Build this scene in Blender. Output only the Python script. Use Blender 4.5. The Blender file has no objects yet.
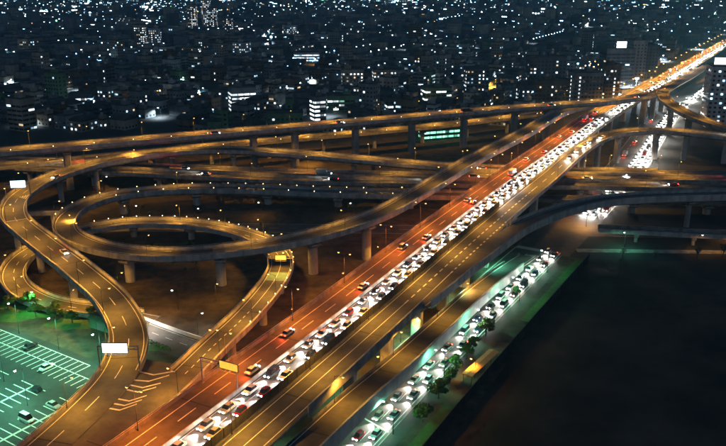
import bpy, math, random
import numpy as np
from mathutils import Vector, Matrix
random.seed(7); RNG = np.random.default_rng(11)
R = math.radians
scene = bpy.context.scene
COL = scene.collection

# ------------------------------------------------------------------ camera, sky, moon, exposure
cd = bpy.data.cameras.new('camera'); cam = bpy.data.objects.new('camera', cd); COL.objects.link(cam)
cam.location = (0, 0, 105); cam.rotation_euler = (R(90 - 18.0155), 0, 0)
cd.sensor_width = 36; cd.lens = 36 * 778 / 726; cd.clip_start = 1; cd.clip_end = 60000
scene.camera = cam
world = bpy.data.worlds.new('World'); scene.world = world; world.use_nodes = True
wn = world.node_tree.nodes; wl = world.node_tree.links
bg = wn['Background']
sky = wn.new('ShaderNodeTexSky'); sky.sky_type = 'NISHITA'; sky.sun_disc = False
sky.sun_elevation = R(28); sky.sun_rotation = R(180); sky.air_density = 1.2; sky.dust_density = 0.5; sky.ozone_density = 6.0
wl.new(sky.outputs[0], bg.inputs[0]); bg.inputs[1].default_value = 0.029
ml = bpy.data.lights.new('moonlight', 'SUN'); ml.energy = 0.012; ml.angle = R(0.5); ml.color = (0.8, 0.9, 1.0)
mo = bpy.data.objects.new('moonlight', ml); COL.objects.link(mo); mo.rotation_euler = (R(50), 0, R(20))
scene.view_settings.view_transform = 'Standard'; scene.view_settings.look = 'None'
scene.view_settings.exposure = 0; scene.view_settings.gamma = 1; scene.view_settings.use_curve_mapping = False
cy = scene.cycles
cy.use_light_tree = True; cy.max_bounces = 3; cy.diffuse_bounces = 2; cy.glossy_bounces = 2; cy.transmission_bounces = 1
cy.volume_bounces = 0; cy.sample_clamp_indirect = 3; cy.sample_clamp_direct = 0
cy.use_denoising = True; cy.use_adaptive_sampling = True; cy.adaptive_threshold = 0.03; cy.adaptive_min_samples = 12; cy.caustics_reflective = False; cy.caustics_refractive = False

# ------------------------------------------------------------------ materials
MATS = {}
def nodes(name):
    m = bpy.data.materials.new(name); m.use_nodes = True
    nt = m.node_tree; return m, nt, nt.nodes['Principled BSDF']
def surf(name, c1, c2, scale=0.4, rough=0.85, bump=0.0, metal=0.0, detail=6, stain=None, spec=0.3):
    """two-tone noise surface, optional second, larger stain layer; object-space so it stays with the place"""
    m, nt, p = nodes(name)
    tc = nt.nodes.new('ShaderNodeTexCoord')
    n = nt.nodes.new('ShaderNodeTexNoise'); n.inputs['Scale'].default_value = scale; n.inputs['Detail'].default_value = detail
    n.inputs['Roughness'].default_value = 0.65
    nt.links.new(tc.outputs['Object'], n.inputs['Vector'])
    r = nt.nodes.new('ShaderNodeValToRGB'); r.color_ramp.elements[0].position = 0.32; r.color_ramp.elements[1].position = 0.68
    r.color_ramp.elements[0].color = (*c1, 1); r.color_ramp.elements[1].color = (*c2, 1)
    nt.links.new(n.outputs['Fac'], r.inputs['Fac']); out = r.outputs['Color']
    if stain:
        n2 = nt.nodes.new('ShaderNodeTexNoise'); n2.inputs['Scale'].default_value = stain[0]; n2.inputs['Detail'].default_value = 4
        mp = nt.nodes.new('ShaderNodeMapping'); mp.inputs['Scale'].default_value = stain[2] if len(stain) > 2 else (1, 1, 1)
        nt.links.new(tc.outputs['Object'], mp.inputs['Vector']); nt.links.new(mp.outputs[0], n2.inputs['Vector'])
        mx = nt.nodes.new('ShaderNodeMix'); mx.data_type = 'RGBA'; mx.blend_type = 'MULTIPLY'
        r2 = nt.nodes.new('ShaderNodeValToRGB'); r2.color_ramp.elements[0].position = 0.35; r2.color_ramp.elements[1].position = 0.62
        r2.color_ramp.elements[0].color = (stain[1],) * 3 + (1,); r2.color_ramp.elements[1].color = (1, 1, 1, 1)
        nt.links.new(n2.outputs['Fac'], r2.inputs['Fac']); mx.inputs[0].default_value = 1
        nt.links.new(out, mx.inputs[6]); nt.links.new(r2.outputs['Color'], mx.inputs[7]); out = mx.outputs[2]
    nt.links.new(out, p.inputs['Base Color'])
    p.inputs['Roughness'].default_value = rough; p.inputs['Metallic'].default_value = metal
    p.inputs['Specular IOR Level'].default_value = spec
    if bump:
        b = nt.nodes.new('ShaderNodeBump'); b.inputs['Strength'].default_value = bump; b.inputs['Distance'].default_value = 0.05
        n3 = nt.nodes.new('ShaderNodeTexNoise'); n3.inputs['Scale'].default_value = scale * 8
        nt.links.new(tc.outputs['Object'], n3.inputs['Vector']); nt.links.new(n3.outputs['Fac'], b.inputs['Height'])
        nt.links.new(b.outputs[0], p.inputs['Normal'])
    MATS[name] = m; return m
def glow(name, col, strength, sampled=False, vary=None):
    m, nt, p = nodes(name)
    p.inputs['Base Color'].default_value = (0.3, 0.3, 0.3, 1)
    p.inputs['Emission Color'].default_value = (*col, 1); p.inputs['Emission Strength'].default_value = strength
    if vary:                                                     # rooms differ in how brightly they are lit
        tc = nt.nodes.new('ShaderNodeTexCoord'); n = nt.nodes.new('ShaderNodeTexWhiteNoise'); n.noise_dimensions = '3D'
        sn = nt.nodes.new('ShaderNodeVectorMath'); sn.operation = 'SNAP'; sn.inputs[1].default_value = (vary, vary, vary)
        nt.links.new(tc.outputs['Object'], sn.inputs[0]); nt.links.new(sn.outputs[0], n.inputs['Vector'])
        mr = nt.nodes.new('ShaderNodeMapRange'); mr.inputs[3].default_value = strength * 0.06; mr.inputs[4].default_value = strength * 1.7
        nt.links.new(n.outputs['Value'], mr.inputs[0]); nt.links.new(mr.outputs[0], p.inputs['Emission Strength'])
    m.cycles.emission_sampling = 'FRONT' if sampled else 'NONE'
    MATS[name] = m; return m
surf('asphalt', (0.055, 0.052, 0.05), (0.10, 0.095, 0.09), 0.35, 0.75, 0.15, stain=(0.06, 0.65, (1, 1, 1)), spec=0.4)
surf('asphalt_dark', (0.03, 0.03, 0.03), (0.055, 0.053, 0.05), 0.3, 0.8, 0.1, stain=(0.05, 0.6))
surf('concrete', (0.24, 0.23, 0.21), (0.36, 0.345, 0.32), 0.5, 0.9, 0.1, stain=(0.35, 0.55, (1, 1, 0.15)))
surf('concrete_light', (0.36, 0.35, 0.33), (0.5, 0.48, 0.45), 0.5, 0.9, 0.1, stain=(0.4, 0.6, (1, 1, 0.2)))
surf('steel_girder', (0.16, 0.17, 0.16), (0.22, 0.23, 0.22), 0.3, 0.55, 0.0, stain=(0.3, 0.7, (1, 1, 0.2)))
surf('fascia_paint', (0.3, 0.36, 0.34), (0.42, 0.48, 0.46), 0.3, 0.6, 0.0, stain=(0.3, 0.7, (1, 1, 0.2)))
surf('joint_rubber', (0.02, 0.02, 0.02), (0.035, 0.035, 0.035), 2)
surf('paint_white', (0.5, 0.5, 0.48), (0.8, 0.8, 0.78), 1.2, 0.7)
surf('paint_yellow', (0.55, 0.36, 0.04), (0.75, 0.5, 0.06), 1.2, 0.7)
surf('paint_green_lane', (0.12, 0.24, 0.2), (0.2, 0.33, 0.28), 0.6, 0.8)
surf('soil', (0.03, 0.022, 0.014), (0.13, 0.1, 0.065), 0.22, 0.95, 0.3, stain=(0.015, 0.5))
surf('soil_dark', (0.045, 0.03, 0.018), (0.12, 0.085, 0.055), 0.05, 0.95, 0.3, stain=(0.02, 0.4))
surf('city_ground', (0.02, 0.021, 0.022), (0.05, 0.05, 0.05), 0.02, 0.9)
surf('grass', (0.03, 0.07, 0.018), (0.07, 0.14, 0.03), 0.5, 0.95, 0.5)
surf('leaf', (0.04, 0.095, 0.022), (0.09, 0.17, 0.04), 0.7, 0.8)
surf('leaf_dry', (0.11, 0.085, 0.03), (0.17, 0.13, 0.05), 0.7, 0.8)
surf('leaf_pale', (0.1, 0.1, 0.06), (0.17, 0.17, 0.1), 0.7, 0.8)
surf('bark', (0.06, 0.045, 0.03), (0.12, 0.09, 0.06), 3, 0.95)
surf('galvanised', (0.3, 0.31, 0.31), (0.42, 0.43, 0.43), 2, 0.5, 0, 0.5)
surf('dark_metal', (0.03, 0.03, 0.032), (0.06, 0.06, 0.06), 2, 0.6, 0, 0.3)
surf('fence_mesh', (0.035, 0.035, 0.03), (0.07, 0.065, 0.055), 1, 0.7)
surf('rubber', (0.015, 0.015, 0.015), (0.03, 0.03, 0.03), 4, 0.9)
surf('glass_dark', (0.015, 0.018, 0.022), (0.03, 0.034, 0.04), 0.3, 0.12, spec=0.6)
surf('sign_blue', (0.02, 0.09, 0.12), (0.03, 0.12, 0.15), 1, 0.5)
surf('canopy_orange', (0.55, 0.3, 0.1), (0.7, 0.42, 0.16), 0.6, 0.7)
surf('stone_white', (0.55, 0.54, 0.52), (0.72, 0.71, 0.69), 0.7, 0.85)
CARPAINT = []
for nm, c in (('white', (0.75, 0.75, 0.74)), ('silver', (0.42, 0.43, 0.44)), ('black', (0.02, 0.02, 0.022)), ('blue', (0.03, 0.07, 0.2)), ('red', (0.35, 0.02, 0.02)), ('beige', (0.45, 0.4, 0.3))):
    surf('car_' + nm, c, tuple(v * 1.1 for v in c), 1, 0.28, 0, 0.2, spec=0.5); CARPAINT.append(nm)
WALLS = []
for i, (nm, a, b) in enumerate((('grey', (0.16, 0.17, 0.18), (0.23, 0.24, 0.25)), ('white', (0.42, 0.43, 0.43), (0.55, 0.55, 0.55)), ('beige', (0.3, 0.26, 0.2), (0.4, 0.35, 0.28)),
        ('brown', (0.13, 0.085, 0.06), (0.19, 0.13, 0.09)), ('slate', (0.07, 0.08, 0.1), (0.11, 0.125, 0.15)), ('green', (0.1, 0.2, 0.11), (0.15, 0.27, 0.16)))):
    surf('wall_' + nm, a, b, 0.25, 0.9, stain=(0.2, 0.6, (1, 1, 0.2))); WALLS.append(nm)
surf('roof_felt', (0.05, 0.055, 0.06), (0.11, 0.115, 0.12), 0.2, 0.95, stain=(0.1, 0.5))
SOD = (1.0, 0.42, 0.05); GOLD = (1.0, 0.45, 0.05); COOL = (0.72, 0.9, 1.0); MERC = (0.22, 1.0, 0.58); HEAD = (1.0, 0.93, 0.82); TAIL = (1.0, 0.06, 0.015)
glow('bulb_sodium', (1.0, 0.5, 0.12), 5.5); glow('bulb_white', (0.85, 0.95, 1.0), 14); glow('bulb_green', (0.6, 1.0, 0.8), 30)
glow('headlight_lens', (1.0, 0.96, 0.9), 90); glow('taillight_lens', (1.0, 0.05, 0.02), 22)
glow('delineator', (1.0, 0.7, 0.35), 9)
glow('sign_face_cool', (0.72, 0.95, 1.0), 3.2, True); glow('sign_face_yellow', (1.0, 0.58, 0.04), 1.1, True)
glow('win_cool', (0.5, 0.78, 1.0), 1.8, vary=3.1); glow('win_white', (0.85, 0.95, 1.0), 2.4, vary=3.1); glow('win_warm', (1.0, 0.72, 0.4), 0.9, vary=3.1)
glow('win_green', (0.4, 1.0, 0.7), 0.7, vary=3.1)
glow('lamp_cool', (0.38, 0.7, 1.0), 16.0, vary=40.0); glow('lamp_white', (0.75, 0.92, 1.0), 17.0, vary=40.0); glow('lamp_warm', (1.0, 0.6, 0.25), 9.0, vary=40.0); glow('lamp_green', (0.3, 1.0, 0.55), 5.0, vary=40.0)
glow('shopfront', (0.88, 0.96, 1.0), 25.0, True)
glow('win_tube_green', (0.3, 1.0, 0.65), 2.2, vary=3.1)
glow('billboard', (0.92, 0.97, 1.0), 3.5, True)

# ------------------------------------------------------------------ mesh helpers
class MB:
    def __init__(s): s.v = []; s.f = []; s.m = []; s.n = 0
    def add(s, vs, fs, m=0):
        vs = [tuple(map(float, p)) for p in vs]; s.v += vs
        s.f += [tuple(i + s.n for i in f) for f in fs]; s.m += [m] * len(fs); s.n += len(vs); return s
    def box(s, x0, x1, y0, y1, z0, z1, m=0):
        return s.add([(x0, y0, z0), (x1, y0, z0), (x1, y1, z0), (x0, y1, z0), (x0, y0, z1), (x1, y0, z1), (x1, y1, z1), (x0, y1, z1)],
                     [(0, 3, 2, 1), (4, 5, 6, 7), (0, 1, 5, 4), (1, 2, 6, 5), (2, 3, 7, 6), (3, 0, 4, 7)], m)
    def bar(s, a, b, w, h, m=0, up=(0, 0, 1)):
        a, b = Vector(a), Vector(b); t = (b - a).normalized(); u = Vector(up)
        if abs(t.dot(u)) > 0.98: u = Vector((1, 0, 0))
        x = t.cross(u).normalized() * w / 2; y = x.cross(t).normalized() * h / 2
        vs = [a - x - y, a + x - y, a + x + y, a - x + y, b - x - y, b + x - y, b + x + y, b - x + y]
        return s.add(vs, [(0, 1, 2, 3), (7, 6, 5, 4), (0, 4, 5, 1), (1, 5, 6, 2), (2, 6, 7, 3), (3, 7, 4, 0)], m)
    def tube(s, a, b, r0, r1=None, n=8, m=0):
        r1 = r0 if r1 is None else r1; a, b = Vector(a), Vector(b); t = (b - a).normalized()
        u = Vector((1, 0, 0)) if abs(t.x) < 0.9 else Vector((0, 1, 0)); x = t.cross(u).normalized(); y = t.cross(x)
        vs = [a + (x * math.cos(k * 2 * math.pi / n) + y * math.sin(k * 2 * math.pi / n)) * r0 for k in range(n)]
        vs += [b + (x * math.cos(k * 2 * math.pi / n) + y * math.sin(k * 2 * math.pi / n)) * r1 for k in range(n)]
        fs = [(k, (k + 1) % n, n + (k + 1) % n, n + k) for k in range(n)] + [tuple(range(n))[::-1], tuple(range(n, 2 * n))]
        return s.add(vs, fs, m)
    def loft(s, rings, m=0, caps=True):
        k = len(rings[0]); vs = [p for r in rings for p in r]; fs = []
        for i in range(len(rings) - 1):
            fs += [(i * k + j, i * k + (j + 1) % k, (i + 1) * k + (j + 1) % k, (i + 1) * k + j) for j in range(k)]
        if caps: fs += [tuple(range(k))[::-1], tuple(range((len(rings) - 1) * k, len(rings) * k))]
        return s.add(vs, fs, m)
    def mesh(s, name, mats):
        me = bpy.data.meshes.new(name); me.from_pydata(s.v, [], s.f)
        for m in ([mats] if isinstance(mats, str) else mats): me.materials.append(MATS[m])
        if not isinstance(mats, str) and len(mats) > 1: me.polygons.foreach_set('material_index', s.m)
        me.update(); return me
    def build(s, name, mats, parent=None): return link(name, s.mesh(name, mats), parent)
def link(name, data, parent=None, loc=None, rz=0.0):
    o = bpy.data.objects.new(name, data); COL.objects.link(o)
    if parent is not None: o.parent = parent
    if loc is not None: o.location = loc
    if rz: o.rotation_euler = (0, 0, rz)
    return o
def tag(o, label=None, cat=None, group=None, kind=None):
    if label: o['label'] = label
    if cat: o['category'] = cat
    if group: o['group'] = group
    if kind: o['kind'] = kind
    return o
def thing(name, loc, rz, label, cat, group=None):
    return tag(link(name, None, None, loc, rz), label, cat, group)
ORD = 'first second third fourth fifth sixth seventh eighth ninth tenth eleventh twelfth thirteenth fourteenth fifteenth sixteenth seventeenth eighteenth nineteenth twentieth'.split()
def nth(i):
    if i < 20: return ORD[i]
    k = i + 1; return '%d%s' % (k, 'th' if 10 < k % 100 < 14 else {1: 'st', 2: 'nd', 3: 'rd'}.get(k % 10, 'th'))
SPOTS = {}; LP = 2.9; HP = 6.0; TP = 4.0
def spot(parent, loc, power, col, angle=150, blend=0.7, size=0.25, aim=(0, 0, -1)):
    key = (power, col, angle, blend, size)
    if key not in SPOTS:
        l = bpy.data.lights.new('lamp_light', 'SPOT'); l.energy = power; l.color = col; l.spot_size = R(angle); l.spot_blend = blend; l.shadow_soft_size = size
        SPOTS[key] = l
    o = link('lamp_light', SPOTS[key], parent, loc)
    o.rotation_euler = Vector(aim).to_track_quat('-Z', 'Y').to_euler(); return o

# ------------------------------------------------------------------ road paths
PATHS = []
class Path:
    def __init__(s, pts, hw, low=False, step=2.0):
        P = np.array(pts, float); n = len(P); out = []
        for i in range(n - 1):                                    # centripetal-ish Catmull-Rom
            p0 = P[i - 1] if i else 2 * P[0] - P[1]; p1, p2 = P[i], P[i + 1]; p3 = P[i + 2] if i + 2 < n else 2 * P[-1] - P[-2]
            L = np.linalg.norm(p2 - p1); la = np.linalg.norm(p1 - p0); lb = np.linalg.norm(p3 - p2)
            m1 = L * ((p1 - p0) / la * L + (p2 - p1) / L * la) / (la + L); m2 = L * ((p2 - p1) / L * lb + (p3 - p2) / lb * L) / (lb + L)
            for t in np.linspace(0, 1, max(4, int(L / 1.0)), endpoint=False):
                out.append((2*t**3-3*t**2+1)*p1 + (t**3-2*t**2+t)*m1 + (-2*t**3+3*t**2)*p2 + (t**3-t**2)*m2)
        out.append(P[-1]); Q = np.array(out)
        for _ in range(30):
            Q[1:-1] = 0.25 * Q[:-2] + 0.5 * Q[1:-1] + 0.25 * Q[2:]
        d = np.r_[0, np.cumsum(np.linalg.norm(np.diff(Q, axis=0), axis=1))]
        s.L = d[-1]; s.S = np.linspace(0, s.L, int(s.L / step) + 1); s.q = np.c_[[np.interp(s.S, d, Q[:, k]) for k in range(3)]].T
        s.hw = hw; PATHS.append(s)
    def at(s, t, off=0.0, dz=0.0):
        p = np.array([np.interp(t, s.S, s.q[:, k]) for k in range(3)])
        a = np.array([np.interp(t - 1.5, s.S, s.q[:, k]) for k in range(2)]); b = np.array([np.interp(t + 1.5, s.S, s.q[:, k]) for k in range(2)])
        d = (b - a) / max(np.linalg.norm(b - a), 1e-9)
        return Vector((p[0] + d[1] * off, p[1] - d[0] * off, p[2] + dz))
    def ang(s, t):
        a, b = s.at(max(0, t - 1.5)), s.at(min(s.L, t + 1.5)); return math.atan2(b.y - a.y, b.x - a.x)
    def near(s, x, y): return float(s.S[np.argmin((s.q[:, 0] - x) ** 2 + (s.q[:, 1] - y) ** 2)])
    def sweep(s, prof, a=None, b=None, step=3.0):
        a = 0 if a is None else a; b = s.L if b is None else b; n = max(1, int(round((b - a) / step)))
        return [[s.at(t, o, z) for o, z in prof] for t in np.linspace(a, b, n + 1)]
def strip(mb, P, o0, o1, dz, a=None, b=None, step=3.0, m=0):
    rows = P.sweep([(o0, dz), (o1, dz)], a, b, step)
    vs = [p for r in rows for p in r]; mb.add(vs, [(2*i, 2*i+1, 2*i+3, 2*i+2) for i in range(len(rows) - 1)], m)
def line(parent, name, P, off, dz=0.045, w=0.2, a=None, b=None, mat='paint_white'):
    mb = MB(); strip(mb, P, off - w/2, off + w/2, dz, a, b); return mb.build(name, mat, parent)
DASHMAX = 0
def dashes(parent, P, off, on=6.0, gap=9.0, dz=0.045, w=0.22, a=0, b=None, mat='paint_white', name='lane_dash', until=1e9):
    b = P.L if b is None else b; t = a; far = MB()
    while t + on < b:
        mb = MB(); strip(mb, P, off - w/2, off + w/2, dz, t, t + on, 2.0)
        if P.at(t).y < until: mb.build(name, mat, parent)
        else: far.add(mb.v, mb.f)
        t += on + gap
    if far.n: tag(far.build('far_' + name, mat, parent), kind='stuff')
def panels(parent, P, off, a, b, h=1.0, skirt=0.7, th=0.28, length=6.0, mat='concrete', name='parapet_panel', side=1, rail=True, zfun=None):
    """a parapet: separate panels with open joints, a steel hand rail on posts on top"""
    n = max(1, int(round((b - a) / length))); L = (b - a) / n
    o0, o1 = (off + 0.004, off + th) if side > 0 else (off - th, off - 0.004)
    for i in range(n):
        mb = MB(); x0, x1 = (o0, o1)
        mb.loft(P.sweep([(x0, -skirt), (x1, -skirt), (x1, h - 0.05), (x1 - 0.05 * side if side > 0 else x1, h), (x0 if side > 0 else x0 + 0.05, h), (x0, h - 0.05)], a + i * L + 0.03, a + (i + 1) * L - 0.03, 2.5))
        mb.build(name, mat, parent)
    if rail:
        mb = MB(); c = (o0 + o1) / 2
        mb.loft(P.sweep([(c - 0.05, h + 0.32), (c + 0.05, h + 0.32), (c + 0.05, h + 0.42), (c - 0.05, h + 0.42)], a, b, 2.5))
        for i in range(2 * n): t = a + (i + 0.5) * L / 2; mb.bar(P.at(t, c, h), P.at(t, c, h + 0.33), 0.08, 0.08)
        mb.build('hand_rail', 'galvanised', parent)
def deck(name, P, label, cat='viaduct', hw=None, off=0.0, depth=2.0, surface='asphalt', steel=False):
    """box-girder deck with an asphalt surface; the girder is the thing itself"""
    h = hw or P.hw; e = min(1.9, h * 0.35)
    prof = [(off - h, 0), (off + h, 0), (off + h, -0.45), (off + h - e, -0.8), (off + h - e - 0.5, -depth), (off - h + e + 0.5, -depth), (off - h + e, -0.8), (off - h, -0.45)]
    mb = MB(); mb.loft(P.sweep(prof[::-1]))
    o = tag(mb.build(name, 'steel_girder' if steel else 'concrete', None), label, cat)
    mb = MB(); strip(mb, P, off - h + 0.02, off + h - 0.02, 0.03); mb.build('road_surface', surface, o)
    k = 24.0; t = 12.0                                            # expansion joints
    while t < P.L - 5:
        if P.at(t).y < 420:
            mb = MB(); strip(mb, P, off - h + 0.05, off + h - 0.05, 0.036, t, t + 0.35, 0.35); mb.build('expansion_joint', 'joint_rubber', o)
        t += k * 1.5
    return o
def clear_below(x, y, z, me, r):
    for Q in PATHS:
        if Q is me: continue
        d2 = (Q.q[:, 0] - x) ** 2 + (Q.q[:, 1] - y) ** 2; j = int(np.argmin(d2))
        if d2[j] < (getattr(Q, 'clear', Q.hw) + r) ** 2 and Q.q[j, 2] < z - 0.5: return False
    return True
def piers(parent, P, first, every, depth=2.0, r=1.15, cap=None, off=0.0, shape='round', mat='concrete_light', last=None):
    t = first; last = last or P.L
    while t < last:
        for dt in (0, 5, -5, 9, -9, 13, -13):
            c = P.at(t + dt, off)
            if c.z - depth < 2.0: break
            if not clear_below(c.x, c.y, c.z, P, r + 0.6): continue
            top = c.z - depth; a = P.ang(t + dt); cs, sn = math.cos(a), math.sin(a)
            loc = lambda u, v, z: (c.x + u * cs - v * sn, c.y + u * sn + v * cs, z)
            mb = MB(); ch = 1.7; w = cap or (P.hw * 0.62)
            if shape == 'round':
                mb.tube((c.x, c.y, -0.3), (c.x, c.y, top - ch + 0.05), r, r, 20)
            else:
                k = r * 0.25
                ring = [(-r+k, -r), (r-k, -r), (r, -r+k), (r, r-k), (r-k, r), (-r+k, r), (-r, r-k), (-r, -r+k)]
                mb.loft([[loc(u, v * 1.15, z) for u, v in ring] for z in (-0.3, top - ch + 0.05)])
            o = mb.build('pier', mat, parent)
            m2 = MB(); b0, b1 = r * 1.15, max(w, r * 1.3)
            m2.loft([[loc(u, v, z) for u, v in ((-r*1.1, -q), (r*1.1, -q), (r*1.1, q), (-r*1.1, q))] for z, q in ((top - ch, b0), (top - 0.75, b1), (top - 0.16, b1))])
            m2.build('pier_cap', mat, o)
            m3 = MB()
            for q in (-b1 * 0.6, b1 * 0.6): m3.bar(loc(-0.5, q, top - 0.08), loc(0.5, q, top - 0.08), 0.8, 0.15)
            m3.build('bearing', 'joint_rubber', o)
            break
        t += every
def lamp_post(loc, rz, h, arms, label, group, bulb='bulb_sodium', power=6000, col=SOD, arm=1.8, angle=155, name='street_lamp', size=0.3, bulb_r=0.24):
    """tapered pole on a flange, curved arm(s), lamp housing with a lit lens"""
    key = ('lamp', h, arms, bulb, arm, bulb_r)
    if key not in SPOTS:
        pole = MB(); pole.tube((0, 0, 0), (0, 0, 0.35), 0.16, 0.14, 8); pole.tube((0, 0, 0.35), (0, 0, h), 0.09, 0.05, 8)
        am = []; hd = []; lens = []
        for sgn in ((1,) if arms == 1 else (1, -1)):
            a = MB(); pts = [(0, 0, h - 0.15), (sgn * arm * 0.3, 0, h + 0.12), (sgn * arm * 0.7, 0, h + 0.25), (sgn * arm, 0, h + 0.27)]
            for p, q in zip(pts, pts[1:]): a.tube(p, q, 0.05, 0.045, 6)
            am.append(a.mesh('arm', 'dark_metal'))
            b = MB(); x = sgn * arm
            b.loft([[(x + u, v, h + 0.27 + z) for u, v, z in ((-0.18, -0.1, 0), (0.18, -0.1, 0), (0.18, 0.1, 0.02), (-0.18, 0.1, 0.02))],
                    [(x + sgn*0.4 + u, v, h + 0.3 + z) for u, v, z in ((-0.1, -0.2, -0.05), (0.1, -0.2, -0.05), (0.1, 0.2, 0.1), (-0.1, 0.2, 0.1))],
                    [(x + sgn*0.9 + u, v, h + 0.33 + z) for u, v, z in ((-0.05, -0.12, -0.02), (0.05, -0.12, -0.02), (0.05, 0.12, 0.06), (-0.05, 0.12, 0.06))]])
            hd.append(b.mesh('lamp_head', 'galvanised'))
            l = MB(); cx = x + sgn * 0.45                            # refractor bowl under the housing
            l.loft([[(cx + math.cos(k*math.pi/4)*bulb_r*r*1.25, math.sin(k*math.pi/4)*bulb_r*r, h + 0.22 - z) for k in range(8)] for r, z in ((1.0, 0), (0.95, bulb_r*0.5), (0.6, bulb_r*0.9), (0.15, bulb_r*1.05))][::-1])
            lens.append(l.mesh('lamp_lens', bulb))
        SPOTS[key] = (pole.mesh('pole', 'dark_metal'), am, hd, lens)
    pm, am, hd, lens = SPOTS[key]
    o = thing(name, loc, rz, label, 'street lamp', group)
    link('pole', pm, o)
    for a in am: link('arm', a, o)
    for b, l in zip(hd, lens): link('lamp_lens', l, link('lamp_head', b, o))
    if power: spot(o, ((arm + 0.45) if arms == 1 else arm + .5, 0, h - bulb_r - 0.1), power * LP, col, angle, 0.6, size)
    return o

# ------------------------------------------------------------------ ground
def sheet(name, pts, z, mat, kind='structure', parent=None):
    mb = MB(); mb.add([(x, y, z) for x, y in pts], [tuple(range(len(pts)))]); o = mb.build(name, mat, parent)
    return tag(o, kind=kind) if parent is None else o
sheet('ground', [(-30000, -500), (30000, -500), (30000, 40000), (-30000, 40000)], 0.0, 'city_ground')
sheet('interchange_ground', [(-260, 60), (-2, 60), (70, 262), (150, 420), (190, 520), (-240, 430)], 0.006, 'soil')
def rough_lot():
    """uneven bare ground: a grid with low heaps and ruts"""
    r = np.random.default_rng(3); n, m = 70, 46; bumps = [(r.uniform(.05, 1), r.uniform(.05, .95), r.uniform(3, 9), r.uniform(.2, 1.3)) for _ in range(60)]
    def P(i, j):
        v = j / m; y = 64 + v * 212; xl = 17.5 + (y - 152) * .528; x = xl + (i / n) * (330 - xl); z = .02
        for a, b, w, h in bumps:
            bx = xl + a * (300 - xl); by = 64 + b * 212; z += h * math.exp(-((x - bx) ** 2 + (y - by) ** 2) / (w * w))
        return (x, y, z * min(1, i / 2) + .012)
    mb = MB(); mb.add([P(i, j) for j in range(m + 1) for i in range(n + 1)], [(j * (n + 1) + i, j * (n + 1) + i + 1, (j + 1) * (n + 1) + i + 1, (j + 1) * (n + 1) + i) for j in range(m) for i in range(n)])
    o = mb.build('vacant_lot', 'soil_dark'); o.data.polygons.foreach_set('use_smooth', [True] * len(o.data.polygons)); return tag(o, kind='structure')
rough_lot()

# paths: control points in metres (x east, y away, z up)
A = Path([(-95, 46, 14), (-47.6, 135, 14), (-10.7, 206.5, 14), (14, 256, 14), (48, 322, 14), (97, 413, 14), (143.5, 499, 14), (205, 603, 14), (322, 799, 14), (469, 1047, 14), (800, 1605, 13), (1310, 2470, 12)], 9.25)
A.clear = 19
Rr = Path([(-70, 47, 13.6), (-28.9, 125, 13.95), (8, 196.7, 14), (32.7, 246.2, 14), (66.7, 312.2, 14), (88.5, 352.3, 14.4), (108.5, 389.5, 15.3), (128, 419, 16.4), (148, 437, 17), (174, 444, 16.6), (206, 433, 15), (250, 408, 13)], 4.5)
Hh = Path([(15, 205, 13.96), (38.5, 244, 13.96), (64, 281.5, 14), (98.7, 309.5, 14), (152.5, 319, 14), (240, 322, 14)], 3.9)
J = Path([(-31, 101, 13.2), (-12.0, 138.7, 11.4), (-3.0, 158.1, 9.6), (9.7, 182.5, 7.4), (22.6, 207.9, 5.6), (38.2, 238.5, 3.7), (52.2, 262.9, 2.0), (63.1, 280.9, 0.3)], 3.6)
C1 = Path([(-330, 285, 22), (-250, 327, 22), (-174, 365, 22), (-86, 406, 22), (22, 455.5, 22), (86, 486, 22), (127, 502, 22), (160, 517, 21.8), (195, 547, 20.5), (232, 604, 17.6), (272, 674, 14.8), (330, 771, 13.9)], 5.0)
C1b = Path([(345, 792, 13.9), (296, 708, 14.6), (246, 622, 17.3), (216, 562, 19.6), (204, 512, 20), (205, 466, 18.6), (220, 428, 16.5), (250, 385, 14)], 4.2)
C2 = Path([(-230, 372, 9), (-150, 404, 9), (-86, 432, 10), (-35, 455, 10), (30, 484, 10), (86, 514, 10), (135, 545, 10)], 4.4)
B1 = Path([(-330, 432, 8), (-195, 408, 8), (-115, 393, 8), (-31, 379, 8), (37, 373, 8), (98, 370, 8), (178, 366, 8), (320, 356, 8)], 4.8)
B2 = Path([(-330, 418, 8), (-190, 395, 8), (-112, 380.5, 8), (-42, 367, 8), (18, 361, 8), (93, 357, 8), (168, 352, 8), (320, 342, 8)], 4.8)
D = Path([(320, 371, 8), (178, 380, 8), (92, 384, 8), (35, 394, 8.2), (-4, 403, 9.6), (-44, 409, 11.5), (-76, 411, 12.8), (-109, 401, 13), (-131, 381, 13), (-145, 350, 13), (-146.5, 318, 13), (-137.4, 292, 13), (-115.7, 263, 13), (-90.7, 232.5, 13), (-72.4, 208.6, 12.2), (-62.4, 188, 11.2), (-60.2, 170.9, 10.4), (-63.2, 154.4, 9.8), (-67.5, 138, 9.6), (-78, 105, 9.4)], 4.8)
E = Path([(170, 524, 21.3), (150, 510, 21.1), (128, 487, 20.9), (108, 456, 20.4), (93, 429, 19.8), (51, 361.5, 18), (23.8, 312, 17), (2.6, 279.5, 15.8), (-22, 261.5, 14), (-46, 253.5, 12.6), (-70.2, 252.5, 11.3), (-94.5, 262.5, 10.4), (-113.6, 282, 10), (-120.5, 308, 9.6), (-112.5, 333, 9), (-89.5, 347.6, 8.2), (-58.6, 353, 7), (-20, 349, 6.5), (40, 344, 6.5), (130, 338, 6.5), (250, 330, 6.5)], 4.2)
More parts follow.
